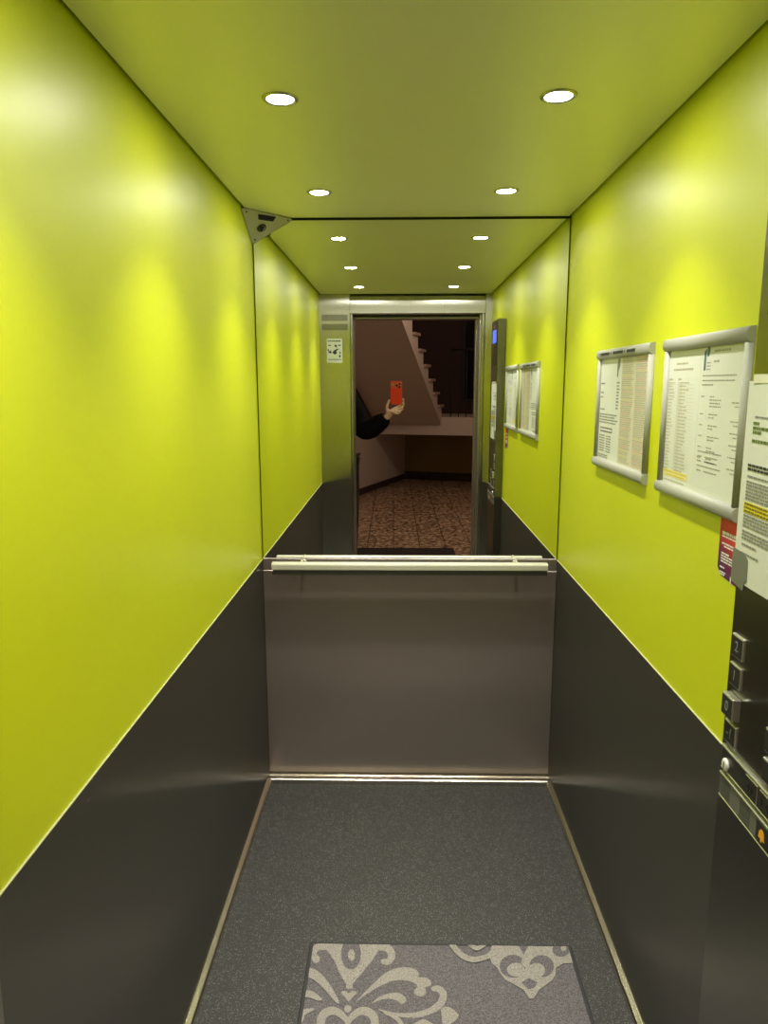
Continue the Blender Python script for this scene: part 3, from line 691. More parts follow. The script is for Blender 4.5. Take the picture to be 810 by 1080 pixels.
PAT = [(2,[(-0.2595,1.2384),(-0.078,1.2419),(-0.0925,1.2067),(-0.109,1.1706),(-0.1298,1.1358),(-0.1479,1.1081),(-0.1556,1.0932),(-0.1548,1.0803),(-0.1701,1.08),(-0.1722,1.0958),(-0.1938,1.1346),(-0.2094,1.1719),(-0.2301,1.204)]),(1,[(-0.1389,1.1959),(-0.1393,1.1788),(-0.1422,1.1637),(-0.1474,1.1517),(-0.1543,1.1441),(-0.1622,1.1413),(-0.1705,1.1438),(-0.1783,1.1511),(-0.185,1.1628),(-0.19,1.1779),(-0.1926,1.1949),(-0.1927,1.2122),(-0.1901,1.2282),(-0.185,1.2411),(-0.1779,1.2495),(-0.1695,1.2525),(-0.1608,1.2498),(-0.1526,1.2417),(-0.1459,1.229),(-0.1411,1.2132)]),(2,[(-0.1548,1.191),(-0.1549,1.1848),(-0.1559,1.1792),(-0.1578,1.1748),(-0.1603,1.1719),(-0.1631,1.1709),(-0.1661,1.1718),(-0.169,1.1745),(-0.1714,1.1789),(-0.1732,1.1844),(-0.1741,1.1907),(-0.174,1.1969),(-0.1731,1.2026),(-0.1712,1.2072),(-0.1687,1.2101),(-0.1658,1.2112),(-0.1627,1.2103),(-0.1598,1.2074),(-0.1574,1.2029),(-0.1557,1.1973)]),(2,[(-0.1033,1.2098),(-0.0984,1.2094),(-0.0914,1.2091),(-0.084,1.2086),(-0.0776,1.2076),(-0.0738,1.2062),(-0.0718,1.2046),(-0.0696,1.2021),(-0.0677,1.199),(-0.0664,1.1957),(-0.0657,1.1935),(-0.0654,1.1917),(-0.0656,1.1884),(-0.0665,1.1846),(-0.0676,1.1813),(-0.068,1.1799),(-0.0678,1.1798),(-0.0692,1.1793),(-0.0719,1.1791),(-0.075,1.1791),(-0.0774,1.1789),(-0.0774,1.1598),(-0.0755,1.1596),(-0.0723,1.159),(-0.0679,1.1588),(-0.0626,1.1597),(-0.057,1.1633),(-0.053,1.1686),(-0.0499,1.1745),(-0.0475,1.1814),(-0.0459,1.1892),(-0.0457,1.1976),(-0.0473,1.2055),(-0.05,1.2129),(-0.0538,1.22),(-0.0589,1.2266),(-0.0657,1.2321),(-0.074,1.235),(-0.0828,1.2362),(-0.0913,1.2365),(-0.0984,1.2365),(-0.1032,1.2366)]),(2,[(-0.093,1.2233),(-0.0942,1.2166),(-0.0978,1.2116),(-0.1028,1.2098),(-0.108,1.2114),(-0.1119,1.2162),(-0.1136,1.2229),(-0.1124,1.2297),(-0.1088,1.2347),(-0.1037,1.2366),(-0.0985,1.2349),(-0.0946,1.23)]),(2,[(-0.0699,1.1695),(-0.0708,1.1647),(-0.0735,1.1612),(-0.0772,1.1598),(-0.081,1.161),(-0.0838,1.1645),(-0.0849,1.1692),(-0.084,1.174),(-0.0814,1.1776),(-0.0776,1.1789),(-0.0738,1.1777),(-0.071,1.1742)]),(2,[(-0.2311,1.2342),(-0.2355,1.2334),(-0.242,1.2327),(-0.2498,1.2316),(-0.2576,1.2297),(-0.2646,1.2263),(-0.2699,1.2208),(-0.2733,1.2143),(-0.2754,1.2076),(-0.2764,1.2009),(-0.2764,1.1937),(-0.2751,1.1858),(-0.2724,1.1789),(-0.2696,1.1733),(-0.2674,1.1693),(-0.2664,1.1667),(-0.2504,1.1817),(-0.2526,1.1842),(-0.2553,1.1873),(-0.2578,1.1903),(-0.2594,1.1924),(-0.2601,1.1931),(-0.2597,1.1949),(-0.2589,1.198),(-0.2577,1.201),(-0.2561,1.2033),(-0.2545,1.2046),(-0.2511,1.2057),(-0.2452,1.2066),(-0.2383,1.207),(-0.2319,1.2072),(-0.2273,1.2074)]),(2,[(-0.2189,1.2209),(-0.2197,1.2142),(-0.223,1.2092),(-0.2279,1.2074),(-0.2332,1.209),(-0.2374,1.2138),(-0.2395,1.2205),(-0.2388,1.2272),(-0.2355,1.2323),(-0.2305,1.2342),(-0.2252,1.2325),(-0.2209,1.2276)]),(2,[(-0.2479,1.1744),(-0.2485,1.1676),(-0.2518,1.1627),(-0.2569,1.1608),(-0.2623,1.1625),(-0.2667,1.1673),(-0.269,1.174),(-0.2683,1.1807),(-0.2651,1.1858),(-0.26,1.1877),(-0.2544,1.186),(-0.25,1.1811)]),(2,[(-0.1845,1.0693),(-0.172,1.073),(-0.1633,1.0652),(-0.1553,1.0734),(-0.1408,1.0702),(-0.1616,1.0404)]),(2,[(-0.1528,1.0197),(-0.153,1.0163),(-0.1541,1.0133),(-0.156,1.0108),(-0.1584,1.0093),(-0.1612,1.0087),(-0.1641,1.0092),(-0.1668,1.0106),(-0.169,1.013),(-0.1705,1.016),(-0.1712,1.0193),(-0.171,1.0227),(-0.17,1.0257),(-0.1681,1.0282),(-0.1656,1.0298),(-0.1628,1.0304),(-0.1599,1.0299),(-0.1572,1.0284),(-0.1549,1.026),(-0.1534,1.023)]),(2,[(-0.1437,1.0391),(-0.1409,1.0437),(-0.1366,1.0505),(-0.1307,1.059),(-0.1228,1.0696),(-0.1133,1.082),(-0.1037,1.0942),(-0.0944,1.106),(-0.0851,1.1176),(-0.0755,1.1277),(-0.0659,1.1356),(-0.0561,1.1419),(-0.0463,1.1467),(-0.0362,1.1498),(-0.0261,1.1514),(-0.0166,1.1516),(-0.0074,1.1505),(0.0012,1.148),(0.008,1.1446),(0.0124,1.14),(0.015,1.1344),(0.0165,1.1294),(0.0158,1.1252),(0.0139,1.1216),(0.0142,1.1191),(0.0187,1.1188),(0.0254,1.1197),(0.0318,1.1194),(0.0373,1.1169),(0.0424,1.1131),(0.0459,1.1089),(0.0473,1.104),(0.047,1.0987),(0.0453,1.0941),(0.0411,1.0913),(0.0355,1.0892),(0.0316,1.0862),(0.0313,1.0815),(0.0326,1.0758),(0.0324,1.0707),(0.0294,1.0659),(0.0249,1.0615),(0.0203,1.0591),(0.0154,1.0594),(0.0103,1.0616),(0.0062,1.0645),(0.0035,1.0678),(0.0019,1.0718),(0.0017,1.0758),(0.0042,1.0797),(0.0081,1.0837),(0.0106,1.0876),(0.0107,1.0916),(0.0094,1.0956),(0.006,1.0992),(-0.0,1.1026),(-0.0082,1.1057),(-0.017,1.1077),(-0.0261,1.1087),(-0.0358,1.1088),(-0.046,1.1071),(-0.0569,1.1034),(-0.0683,1.098),(-0.0796,1.0917),(-0.0906,1.0845),(-0.1014,1.0765),(-0.1122,1.0679),(-0.124,1.0575),(-0.1357,1.0467)]),(2,[(-0.1061,1.0343),(-0.1018,1.0396),(-0.0955,1.0473),(-0.0881,1.0541),(-0.0793,1.0594),(-0.0694,1.0639),(-0.06,1.0672),(-0.0515,1.0693),(-0.0435,1.0702),(-0.0363,1.0693),(-0.0297,1.0658),(-0.0239,1.0605),(-0.0198,1.0555),(-0.0178,1.0514),(-0.0175,1.0477),(-0.0185,1.0443),(-0.0211,1.0405),(-0.025,1.0371),(-0.0293,1.0358),(-0.0334,1.0382),(-0.038,1.0427),(-0.0433,1.0466),(-0.0499,1.0488),(-0.0573,1.0502),(-0.0645,1.0507),(-0.0707,1.0501),(-0.0767,1.0487),(-0.0832,1.0464),(-0.0914,1.0425),(-0.1,1.0377)]),(2,[(-0.0851,1.0167),(-0.08,1.0142),(-0.0728,1.0108),(-0.0643,1.0071),(-0.0551,1.0036),(-0.0461,1.0008),(-0.0371,0.999),(-0.0275,0.9976),(-0.0179,0.9967),(-0.0083,0.9963),(0.0007,0.9964),(0.0092,0.9974),(0.0174,0.999),(0.0253,1.0012),(0.0329,1.0038),(0.0401,1.0069),(0.0472,1.0105),(0.0543,1.0148),(0.061,1.0195),(0.0672,1.0247),(0.0728,1.0306),(0.0773,1.0375),(0.0807,1.0449),(0.0832,1.0524),(0.0847,1.0597),(0.0852,1.067),(0.084,1.0744),(0.0812,1.0805),(0.0778,1.0852),(0.0744,1.0887),(0.0707,1.0916),(0.0661,1.0935),(0.0615,1.0939),(0.0577,1.0934),(0.0551,1.0928),(0.0535,1.0925),(0.0534,1.0751),(0.0554,1.075),(0.0578,1.0751),(0.0599,1.0751),(0.0613,1.0747),(0.0619,1.0742),(0.0632,1.0727),(0.0651,1.0704),(0.0665,1.068),(0.0672,1.066),(0.0672,1.0646),(0.0668,1.0619),(0.0659,1.0576),(0.0642,1.053),(0.0621,1.0486),(0.0594,1.0447),(0.0561,1.0405),(0.0517,1.036),(0.0464,1.0315),(0.0406,1.0273),(0.0346,1.0236),(0.0284,1.0203),(0.0218,1.0174),(0.0149,1.0148),(0.0076,1.0128),(-0.0,1.0113),(-0.0083,1.0101),(-0.0174,1.0095),(-0.0268,1.0093),(-0.036,1.0096),(-0.0447,1.0103),(-0.0535,1.0117),(-0.0626,1.0139),(-0.0714,1.0163),(-0.0789,1.0185),(-0.0843,1.0198)]),(2,[(-0.0833,1.0183),(-0.0835,1.0175),(-0.084,1.0169),(-0.0847,1.0166),(-0.0854,1.0168),(-0.0859,1.0174),(-0.0861,1.0182),(-0.0859,1.0191),(-0.0855,1.0197),(-0.0848,1.0199),(-0.0841,1.0197),(-0.0835,1.0191)]),(2,[(0.0606,1.0839),(0.0594,1.0795),(0.0566,1.0763),(0.053,1.0751),(0.0495,1.0762),(0.047,1.0793),(0.0463,1.0836),(0.0474,1.088),(0.0502,1.0913),(0.0538,1.0925),(0.0574,1.0914),(0.0599,1.0882)]),(2,[(-0.1557,0.9754),(-0.153,0.9786),(-0.1495,0.9832),(-0.1456,0.9882),(-0.1416,0.9928),(-0.1381,0.9958),(-0.1349,0.9981),(-0.1316,1.0),(-0.1284,1.0013),(-0.1256,1.0019),(-0.1232,1.0019),(-0.1207,1.0016),(-0.1175,1.0006),(-0.1142,0.999),(-0.1114,0.9971),(-0.1095,0.9954),(-0.108,0.9937),(-0.1065,0.9915),(-0.1054,0.9888),(-0.1045,0.9861),(-0.1041,0.9831),(-0.104,0.9795),(-0.1042,0.9755),(-0.1048,0.9715),(-0.106,0.9678),(-0.1077,0.9645),(-0.1106,0.9611),(-0.1153,0.9572),(-0.1211,0.953),(-0.1273,0.9487),(-0.1331,0.9442),(-0.1387,0.9393),(-0.1444,0.9343),(-0.1498,0.9294),(-0.1543,0.9252),(-0.1574,0.9222),(-0.1504,0.9119),(-0.1468,0.9143),(-0.1419,0.9178),(-0.1361,0.9219),(-0.1301,0.9262),(-0.1245,0.9301),(-0.1189,0.9336),(-0.1127,0.9372),(-0.1061,0.9411),(-0.0998,0.9455),(-0.0941,0.9509),(-0.0899,0.9574),(-0.0871,0.9642),(-0.0854,0.9711),(-0.0845,0.9776),(-0.0842,0.9839),(-0.0848,0.9903),(-0.0863,0.9968),(-0.0887,1.0029),(-0.0918,1.0086),(-0.0958,1.0136),(-0.1007,1.0178),(-0.1062,1.021),(-0.112,1.0236),(-0.1181,1.0252),(-0.1243,1.0257),(-0.1303,1.0246),(-0.1358,1.0224),(-0.1408,1.0194),(-0.1454,1.0158),(-0.1498,1.0116),(-0.1539,1.0059),(-0.1578,0.9995),(-0.1611,0.9931),(-0.1637,0.9876),(-0.1654,0.9838)]),(2,[(-0.1547,0.9797),(-0.1552,0.9764),(-0.1572,0.9739),(-0.1601,0.9729),(-0.1631,0.9737),(-0.1654,0.9762),(-0.1664,0.9795),(-0.1659,0.9829),(-0.1639,0.9854),(-0.161,0.9864),(-0.158,0.9855),(-0.1557,0.9831)]),(2,[(-0.1482,0.9172),(-0.1488,0.914),(-0.1507,0.9117),(-0.1535,0.9108),(-0.1563,0.9116),(-0.1586,0.9138),(-0.1596,0.9169),(-0.159,0.9201),(-0.1571,0.9224),(-0.1543,0.9233),(-0.1514,0.9226),(-0.1492,0.9203)]),(2,[(-0.1536,0.9841),(-0.1558,0.9878),(-0.1592,0.9931),(-0.1634,0.9994),(-0.1681,1.0057),(-0.173,1.0111),(-0.178,1.0151),(-0.1831,1.0185),(-0.1886,1.0213),(-0.1943,1.0233),(-0.2005,1.0242),(-0.2066,1.0235),(-0.2124,1.0216),(-0.2179,1.0189),(-0.2229,1.0154),(-0.2272,1.0111),(-0.2305,1.0059),(-0.2328,1.0001),(-0.2343,0.9939),(-0.2349,0.9874),(-0.2346,0.981),(-0.2334,0.9747),(-0.2316,0.9682),(-0.2289,0.9615),(-0.2251,0.9548),(-0.22,0.9485),(-0.2136,0.9433),(-0.2067,0.9391),(-0.1996,0.9355),(-0.1929,0.9321),(-0.1868,0.9288),(-0.1806,0.9252),(-0.174,0.9211),(-0.1677,0.9173),(-0.1623,0.914),(-0.1584,0.9117),(-0.1528,0.9223),(-0.1564,0.9252),(-0.1615,0.9292),(-0.1675,0.9338),(-0.1739,0.9387),(-0.1802,0.9433),(-0.1867,0.9476),(-0.1935,0.9516),(-0.1998,0.9555),(-0.205,0.9592),(-0.2084,0.9625),(-0.2106,0.9658),(-0.2123,0.9694),(-0.2135,0.9733),(-0.2143,0.9774),(-0.2146,0.981),(-0.2146,0.9839),(-0.2142,0.9867),(-0.2134,0.9894),(-0.2123,0.9917),(-0.211,0.9934),(-0.2093,0.9952),(-0.2067,0.9972),(-0.2037,0.9989),(-0.2007,1.0),(-0.1982,1.0005),(-0.1958,1.0006),(-0.1929,1.0001),(-0.1896,0.9989),(-0.186,0.9971),(-0.1825,0.995),(-0.1786,0.9921),(-0.174,0.9877),(-0.1693,0.9828),(-0.1652,0.9783),(-0.1621,0.9753)]),(2,[(-0.152,0.9798),(-0.1525,0.9764),(-0.1545,0.9739),(-0.1574,0.973),(-0.1604,0.9738),(-0.1627,0.9762),(-0.1637,0.9796),(-0.1632,0.983),(-0.1612,0.9855),(-0.1583,0.9865),(-0.1553,0.9856),(-0.153,0.9832)]),(2,[(-0.15,0.9171),(-0.1505,0.914),(-0.1524,0.9116),(-0.1552,0.9107),(-0.1581,0.9115),(-0.1603,0.9138),(-0.1613,0.9169),(-0.1608,0.9201),(-0.1589,0.9224),(-0.1561,0.9233),(-0.1532,0.9225),(-0.151,0.9203)]),(2,[(-0.0734,1.0062),(-0.0692,1.0038),(-0.0632,1.0008),(-0.0564,0.9974),(-0.0502,0.9937),(-0.0458,0.9901),(-0.0424,0.9869),(-0.0395,0.9832),(-0.0373,0.9795),(-0.0358,0.976),(-0.0353,0.9734),(-0.0347,0.971),(-0.0353,0.9671),(-0.0365,0.9626),(-0.0379,0.9584),(-0.0386,0.9552),(-0.0338,0.9526),(-0.0321,0.9549),(-0.0296,0.9586),(-0.0268,0.9633),(-0.0245,0.9689),(-0.0237,0.9754),(-0.0254,0.9813),(-0.028,0.9865),(-0.0314,0.9914),(-0.0355,0.9959),(-0.0404,1.0),(-0.0467,1.0028),(-0.0541,1.0052),(-0.0615,1.0071),(-0.068,1.0085),(-0.0725,1.0093)]),(2,[(-0.0716,1.0077),(-0.0717,1.0069),(-0.0722,1.0063),(-0.0729,1.0061),(-0.0736,1.0063),(-0.0741,1.0069),(-0.0743,1.0077),(-0.0742,1.0085),(-0.0737,1.0091),(-0.073,1.0093),(-0.0723,1.0091),(-0.0718,1.0085)]),(2,[(-0.0335,0.9539),(-0.0339,0.9524),(-0.0349,0.9513),(-0.0362,0.9509),(-0.0375,0.9513),(-0.0385,0.9523),(-0.0389,0.9538),(-0.0385,0.9554),(-0.0375,0.9565),(-0.0362,0.9569),(-0.0349,0.9565),(-0.0339,0.9555)]),(2,[(-0.0036,0.9659),(0.0007,0.966),(0.0065,0.9668),(0.0128,0.9676),(0.0185,0.9678),(0.022,0.9667),(0.0248,0.9673),(0.029,0.9668),(0.0336,0.9656),(0.038,0.9643),(0.0415,0.9637),(0.0477,0.9778),(0.0453,0.9802),(0.0416,0.9835),(0.0366,0.9872),(0.0304,0.9905),(0.0228,0.9926),(0.0152,0.9896),(0.0083,0.9854),(0.0022,0.981),(-0.0028,0.9768),(-0.006,0.9736)]),(2,[(-0.0012,0.9698),(-0.0017,0.9678),(-0.0031,0.9662),(-0.0049,0.9657),(-0.0066,0.9662),(-0.0079,0.9676),(-0.0084,0.9697),(-0.0079,0.9717),(-0.0065,0.9733),(-0.0047,0.9739),(-0.0029,0.9733),(-0.0017,0.9719)]),(2,[(0.0513,0.9708),(0.0502,0.967),(0.0476,0.9641),(0.0442,0.9631),(0.0409,0.964),(0.0386,0.9668),(0.0378,0.9706),(0.0389,0.9745),(0.0415,0.9773),(0.0449,0.9784),(0.0482,0.9775),(0.0506,0.9747)]),(2,[(-0.284,1.1465),(-0.2773,1.1451),(-0.2676,1.1429),(-0.2584,1.1395),(-0.2509,1.1347),(-0.2439,1.1288),(-0.2367,1.1215),(-0.2291,1.1125),(-0.2214,1.1022),(-0.2143,1.092),(-0.2081,1.0823),(-0.2025,1.0726),(-0.1973,1.0634),(-0.1922,1.054),(-0.1875,1.045),(-0.1848,1.0383),(-0.1847,1.034),(-0.1865,1.032),(-0.19,1.0332),(-0.1958,1.039),(-0.2034,1.0481),(-0.211,1.0574),(-0.2182,1.066),(-0.2254,1.0747),(-0.2326,1.0829),(-0.2397,1.0902),(-0.2467,1.0968),(-0.2542,1.1031),(-0.2635,1.1085),(-0.2733,1.1134),(-0.2806,1.1194),(-0.2836,1.1286),(-0.284,1.139)]),(2,[(-0.2838,1.0703),(-0.2775,1.0709),(-0.2686,1.0717),(-0.26,1.0708),(-0.2525,1.0671),(-0.2454,1.0619),(-0.2394,1.0569),(-0.234,1.0524),(-0.2296,1.0481),(-0.2277,1.0447),(-0.229,1.0421),(-0.2327,1.0404),(-0.2375,1.04),(-0.2432,1.0419),(-0.2499,1.0451),(-0.2572,1.048),(-0.2658,1.0495),(-0.2749,1.0507),(-0.2815,1.0532),(-0.284,1.0586),(-0.284,1.0654)]),(2,[(-0.285,1.0106),(-0.2745,1.0133),(-0.26,1.017),(-0.2491,1.0189),(-0.2447,1.0177),(-0.244,1.0148),(-0.2459,1.0114),(-0.2512,1.0078),(-0.2589,1.0037),(-0.265,0.9986),(-0.267,0.9914),(-0.2674,0.9833),(-0.2691,0.9775),(-0.2741,0.9747),(-0.2804,0.9741),(-0.2849,0.9772),(-0.2861,0.9869),(-0.2856,1.0006)]),(2,[(0.0677,1.0239),(0.0724,1.0262),(0.0791,1.029),(0.0865,1.0287),(0.0955,1.023),(0.105,1.0144),(0.1101,1.0059),(0.1081,0.9984),(0.1019,0.9911),(0.0948,0.9846),(0.0869,0.9781),(0.078,0.9725),(0.0715,0.9712),(0.0689,0.9769),(0.0686,0.987),(0.0685,0.9972),(0.068,1.007),(0.0678,1.0169)]),(2,[(0.2229,1.241),(0.4352,1.245),(0.4396,1.1993),(0.4331,1.172),(0.4014,1.1713),(0.3767,1.1543),(0.3726,1.1346),(0.3608,1.1152),(0.3365,1.0959),(0.322,1.0864),(0.3016,1.0569),(0.2916,1.0567),(0.281,1.0825),(0.2586,1.1006),(0.24,1.1128),(0.2298,1.1318),(0.2225,1.1546),(0.211,1.1677),(0.2064,1.1948)]),(1,[(0.2997,1.1594),(0.296,1.1475),(0.2893,1.1368),(0.2804,1.1284),(0.27,1.1229),(0.2592,1.1208),(0.2489,1.1225),(0.2402,1.1276),(0.2338,1.1357),(0.2304,1.1462),(0.2303,1.158),(0.2336,1.1701),(0.2401,1.1811),(0.2491,1.1901),(0.2598,1.1959),(0.2711,1.1981),(0.2817,1.1964),(0.2906,1.1909),(0.297,1.1822),(0.3001,1.1714)]),(1,[(0.3739,1.1608),(0.3699,1.1493),(0.3632,1.139),(0.3544,1.1308),(0.3445,1.1255),(0.3342,1.1236),(0.3247,1.1251),(0.3167,1.1301),(0.311,1.138),(0.3082,1.1481),(0.3087,1.1596),(0.3123,1.1712),(0.3189,1.1819),(0.3277,1.1905),(0.338,1.1961),(0.3486,1.1982),(0.3585,1.1965),(0.3667,1.1912),(0.3722,1.1829),(0.3747,1.1724)]),(2,[(0.2941,1.1481),(0.2918,1.1411),(0.2876,1.1349),(0.2817,1.1299),(0.2748,1.1267),(0.2676,1.1255),(0.2608,1.1264),(0.2549,1.1294),(0.2506,1.1342),(0.2482,1.1403),(0.2481,1.1472),(0.2502,1.1541),(0.2545,1.1605),(0.2603,1.1656),(0.2673,1.169),(0.2747,1.1703),(0.2817,1.1693),(0.2877,1.1662),(0.292,1.1612),(0.2942,1.155)]),(2,[(0.3474,1.1458),(0.3447,1.1381),(0.3401,1.1312),(0.3341,1.1257),(0.3271,1.1221),(0.3198,1.1207),(0.313,1.1218),(0.3073,1.1251),(0.3032,1.1305),(0.3012,1.1373),(0.3014,1.1449),(0.3039,1.1527),(0.3084,1.1598),(0.3145,1.1655),(0.3217,1.1692),(0.3291,1.1706),(0.336,1.1695),(0.3418,1.166),(0.3459,1.1605),(0.3478,1.1535)]),(2,[(0.3175,1.1335),(0.3155,1.1283),(0.3114,1.1236),(0.3057,1.1198),(0.299,1.1173),(0.2919,1.1164),(0.285,1.1171),(0.2791,1.1193),(0.2746,1.1229),(0.2722,1.1275),(0.2719,1.1327),(0.2738,1.1379),(0.2778,1.1427),(0.2835,1.1466),(0.2904,1.1491),(0.2976,1.1501),(0.3046,1.1494),(0.3106,1.1471),(0.315,1.1434),(0.3174,1.1387)]),(2,[(0.3041,1.2036),(0.3115,1.1696),(0.2981,1.1527),(0.2877,1.1692)]),(1,[(0.2789,1.106),(0.3002,1.1204),(0.3218,1.1069),(0.3074,1.0892),(0.294,1.0846)]),(1,[(0.2866,1.2458),(0.3278,1.2466),(0.3005,1.198)]),(2,[(0.1015,1.2293),(0.1044,1.2232),(0.1087,1.2144),(0.1139,1.2044),(0.1197,1.1946),(0.1258,1.1865),(0.1321,1.1809),(0.1387,1.1764),(0.1456,1.1729),(0.1528,1.1705),(0.1606,1.1694),(0.169,1.1698),(0.1779,1.1716),(0.1866,1.1743),(0.1948,1.1776),(0.2022,1.1811),(0.2089,1.1851),(0.2149,1.1901),(0.2199,1.1951),(0.2236,1.199),(0.2262,1.2015),(0.2169,1.2165),(0.2143,1.2132),(0.2109,1.2089),(0.2072,1.2046),(0.2031,1.2006),(0.1986,1.1974),(0.1925,1.1947),(0.185,1.192),(0.1772,1.1898),(0.1698,1.1885),(0.1634,1.1885),(0.1577,1.1895),(0.1522,1.1916),(0.147,1.1946),(0.1419,1.1984),(0.1371,1.203),(0.1321,1.2091),(0.1267,1.2175),(0.1215,1.2267),(0.1169,1.2352),(0.1135,1.2411)]),(2,[(0.1146,1.2353),(0.1133,1.2306),(0.1104,1.2271),(0.1068,1.2258),(0.1033,1.227),(0.101,1.2304),(0.1003,1.235),(0.1016,1.2397),(0.1044,1.2432),(0.1081,1.2446),(0.1116,1.2434),(0.1139,1.24)]),(2,[(0.2297,1.2091),(0.2279,1.2039),(0.2244,1.2),(0.2202,1.1985),(0.2164,1.1998),(0.2139,1.2036),(0.2135,1.2088),(0.2152,1.2141),(0.2187,1.218),(0.2229,1.2195),(0.2268,1.2182),(0.2293,1.2144)]),(2,[(0.1524,1.2299),(0.1548,1.2268),(0.1584,1.222),(0.1631,1.2166),(0.1687,1.2118),(0.1758,1.2095),(0.1835,1.2121),(0.1905,1.2171),(0.1969,1.2227),(0.2022,1.2278),(0.2058,1.2312),(0.2008,1.2428),(0.1969,1.2398),(0.1914,1.2351),(0.1856,1.2305),(0.1805,1.2273),(0.1776,1.2265),(0.1753,1.2272),(0.1716,1.2302),(0.1676,1.2347),(0.164,1.2392),(0.1611,1.2423)]),(2,[(0.1628,1.2362),(0.1616,1.2322),(0.1591,1.2293),(0.156,1.2282),(0.1531,1.2292),(0.1512,1.232),(0.1507,1.236),(0.1519,1.24),(0.1544,1.2429),(0.1575,1.2441),(0.1604,1.243),(0.1623,1.2402)]),(2,[(0.2088,1.2371),(0.2076,1.2335),(0.2053,1.2308),(0.2025,1.2298),(0.1998,1.2307),(0.1981,1.2333),(0.1978,1.2369),(0.199,1.2405),(0.2013,1.2432),(0.2041,1.2442),(0.2068,1.2433),(0.2085,1.2407)]),(1,[(0.4291,1.2186),(0.4261,1.2107),(0.4212,1.2037),(0.4147,1.198),(0.4073,1.1944),(0.3998,1.193),(0.3928,1.1941),(0.387,1.1975),(0.3829,1.2029),(0.381,1.2099),(0.3815,1.2177),(0.3843,1.2256),(0.3892,1.2328),(0.3957,1.2386),(0.4032,1.2424),(0.4109,1.2439),(0.4181,1.2427),(0.424,1.2392),(0.428,1.2335),(0.4298,1.2264)]),(2,[(0.4203,1.2226),(0.4193,1.2196),(0.4176,1.2168),(0.4154,1.2146),(0.413,1.2131),(0.4105,1.2126),(0.4083,1.213),(0.4065,1.2144),(0.4053,1.2165),(0.4048,1.2193),(0.4051,1.2223),(0.4062,1.2254),(0.4079,1.2282),(0.41,1.2305),(0.4125,1.2319),(0.4149,1.2325),(0.4172,1.232),(0.419,1.2306),(0.4202,1.2285),(0.4207,1.2257)])]
for mi_, pts_ in PAT: poly(pts_, mi_)
motif_big(.300, .52, .50); motif_drop(-.172, .62, .58); motif_big(-.172, .10, .50)
tag(obj('floor_mat', g, [mat_edge, mat_dark, mat_light]), 'grey floor mat with pale damask pattern lying on the cabin floor', 'mat')
tag(obj('doormat', MB().box(-.50, .47, -1.92, -1.35, .0002, .012, .003, 1), land_mat), 'plain black doormat on the brown terrazzo outside the lift door', 'mat')

# ---------------------------------------------------------------- phone
def LC(r_, u_, f_): return CAM_O+RT*r_+UP*u_+FW*f_
def rbox(mb, r0, r1, u0, u1, f0, f1, rad, n=6):
    pts = []
    for (cr, cu, a0) in ((r1-rad, u1-rad, 0), (r0+rad, u1-rad, 90), (r0+rad, u0+rad, 180), (r1-rad, u0+rad, 270)):
        for i in range(n+1):
            a = math.radians(a0+90*i/n); pts.append(LC(cr+rad*math.cos(a), cu+rad*math.sin(a), f0))
    return mb.prism(pts, FW*(f1-f0))
t = thing('phone', 'orange mobile phone held up by the person in the mirror', 'phone', LC(-.0235, -.147, -.009))
b = MB(); rbox(b, -.065, .018, -.147, .020, -.0145, -.0055, .013); obj('case', b, phone_orange, t)
b = MB(); rbox(b, -.0615, .0145, -.028, .0165, -.0054, -.0040, .010); pl = obj('camera_plateau', b, phone_plate, t)
b = MB(); rbox(b, -.063, .016, -.145, .018, -.0150, -.0146, .012); obj('screen', b, phone_dark, t)
for (r_, u_) in ((0, 0), (-.020, -.010), (0, -.020)):
    obj('camera_lens', MB().lathe(LC(r_, u_, -.0040), FW, [(.0075, 0), (.0075, .0007), (.006, .0010), (.002, .0010)], 20), phone_dark, pl)
obj('flash', MB().lathe(LC(-.047, -.002, -.0040), FW, [(.0035, 0), (.0030, .0006)], 14), white_ink, pl)

# ---------------------------------------------------------------- person outside the door
def skin_mesh(name, chains, m, parent, root=0, sub=2):
    """chains: list of [(point, radius), ...]; a chain whose first point equals an earlier one branches there"""
    vs, es, rs = [], [], []
    def vid(p, r):
        for i, q in enumerate(vs):
            if (q-p).length < 1e-5: return i
        vs.append(Vector(p)); rs.append(r); return len(vs)-1
    for ch in chains:
        prev = None
        for p, r in ch:
            i = vid(Vector(p), r)
            if prev is not None and i != prev: es.append((prev, i))
            prev = i
    off = wloc(parent)
    me = bpy.data.meshes.new(name); me.from_pydata([v_-off for v_ in vs], es, [])
    o = bpy.data.objects.new(name, me); COL.objects.link(o)
    md = o.modifiers.new('skin', 'SKIN'); me.materials.append(m)
    if not me.skin_vertices: pass
    for i, sv in enumerate(me.skin_vertices[0].data):
        r = rs[i]; sv.radius = r if isinstance(r, tuple) else (r, r); sv.use_root = (i == root)
    md.use_smooth_shade = True
    ss = o.modifiers.new('subsurf', 'SUBSURF'); ss.levels = sub; ss.render_levels = sub
    dg = bpy.context.evaluated_depsgraph_get(); dg.update()
    me2 = bpy.data.meshes.new_from_object(o.evaluated_get(dg)); me2.name = name
    COL.objects.unlink(o); bpy.data.objects.remove(o)
    me2.materials.clear(); me2.materials.append(m)
    for p_ in me2.polygons: p_.use_smooth = True
    o2 = bpy.data.objects.new(name, me2); COL.objects.link(o2); o2.parent = parent
    return o2
PXC, PYC = -.540, -.985
pt = thing('person', 'person in a black jacket reflected in the mirror, holding up a phone at arm length', 'person', (PXC, PYC, 0))
V = Vector
pel = V((PXC, PYC, .95)); wai = V((PXC, PYC, 1.10)); che = V((PXC, PYC, 1.30)); nk = V((PXC, PYC, 1.455)); hd0 = V((PXC, PYC+.01, 1.53))
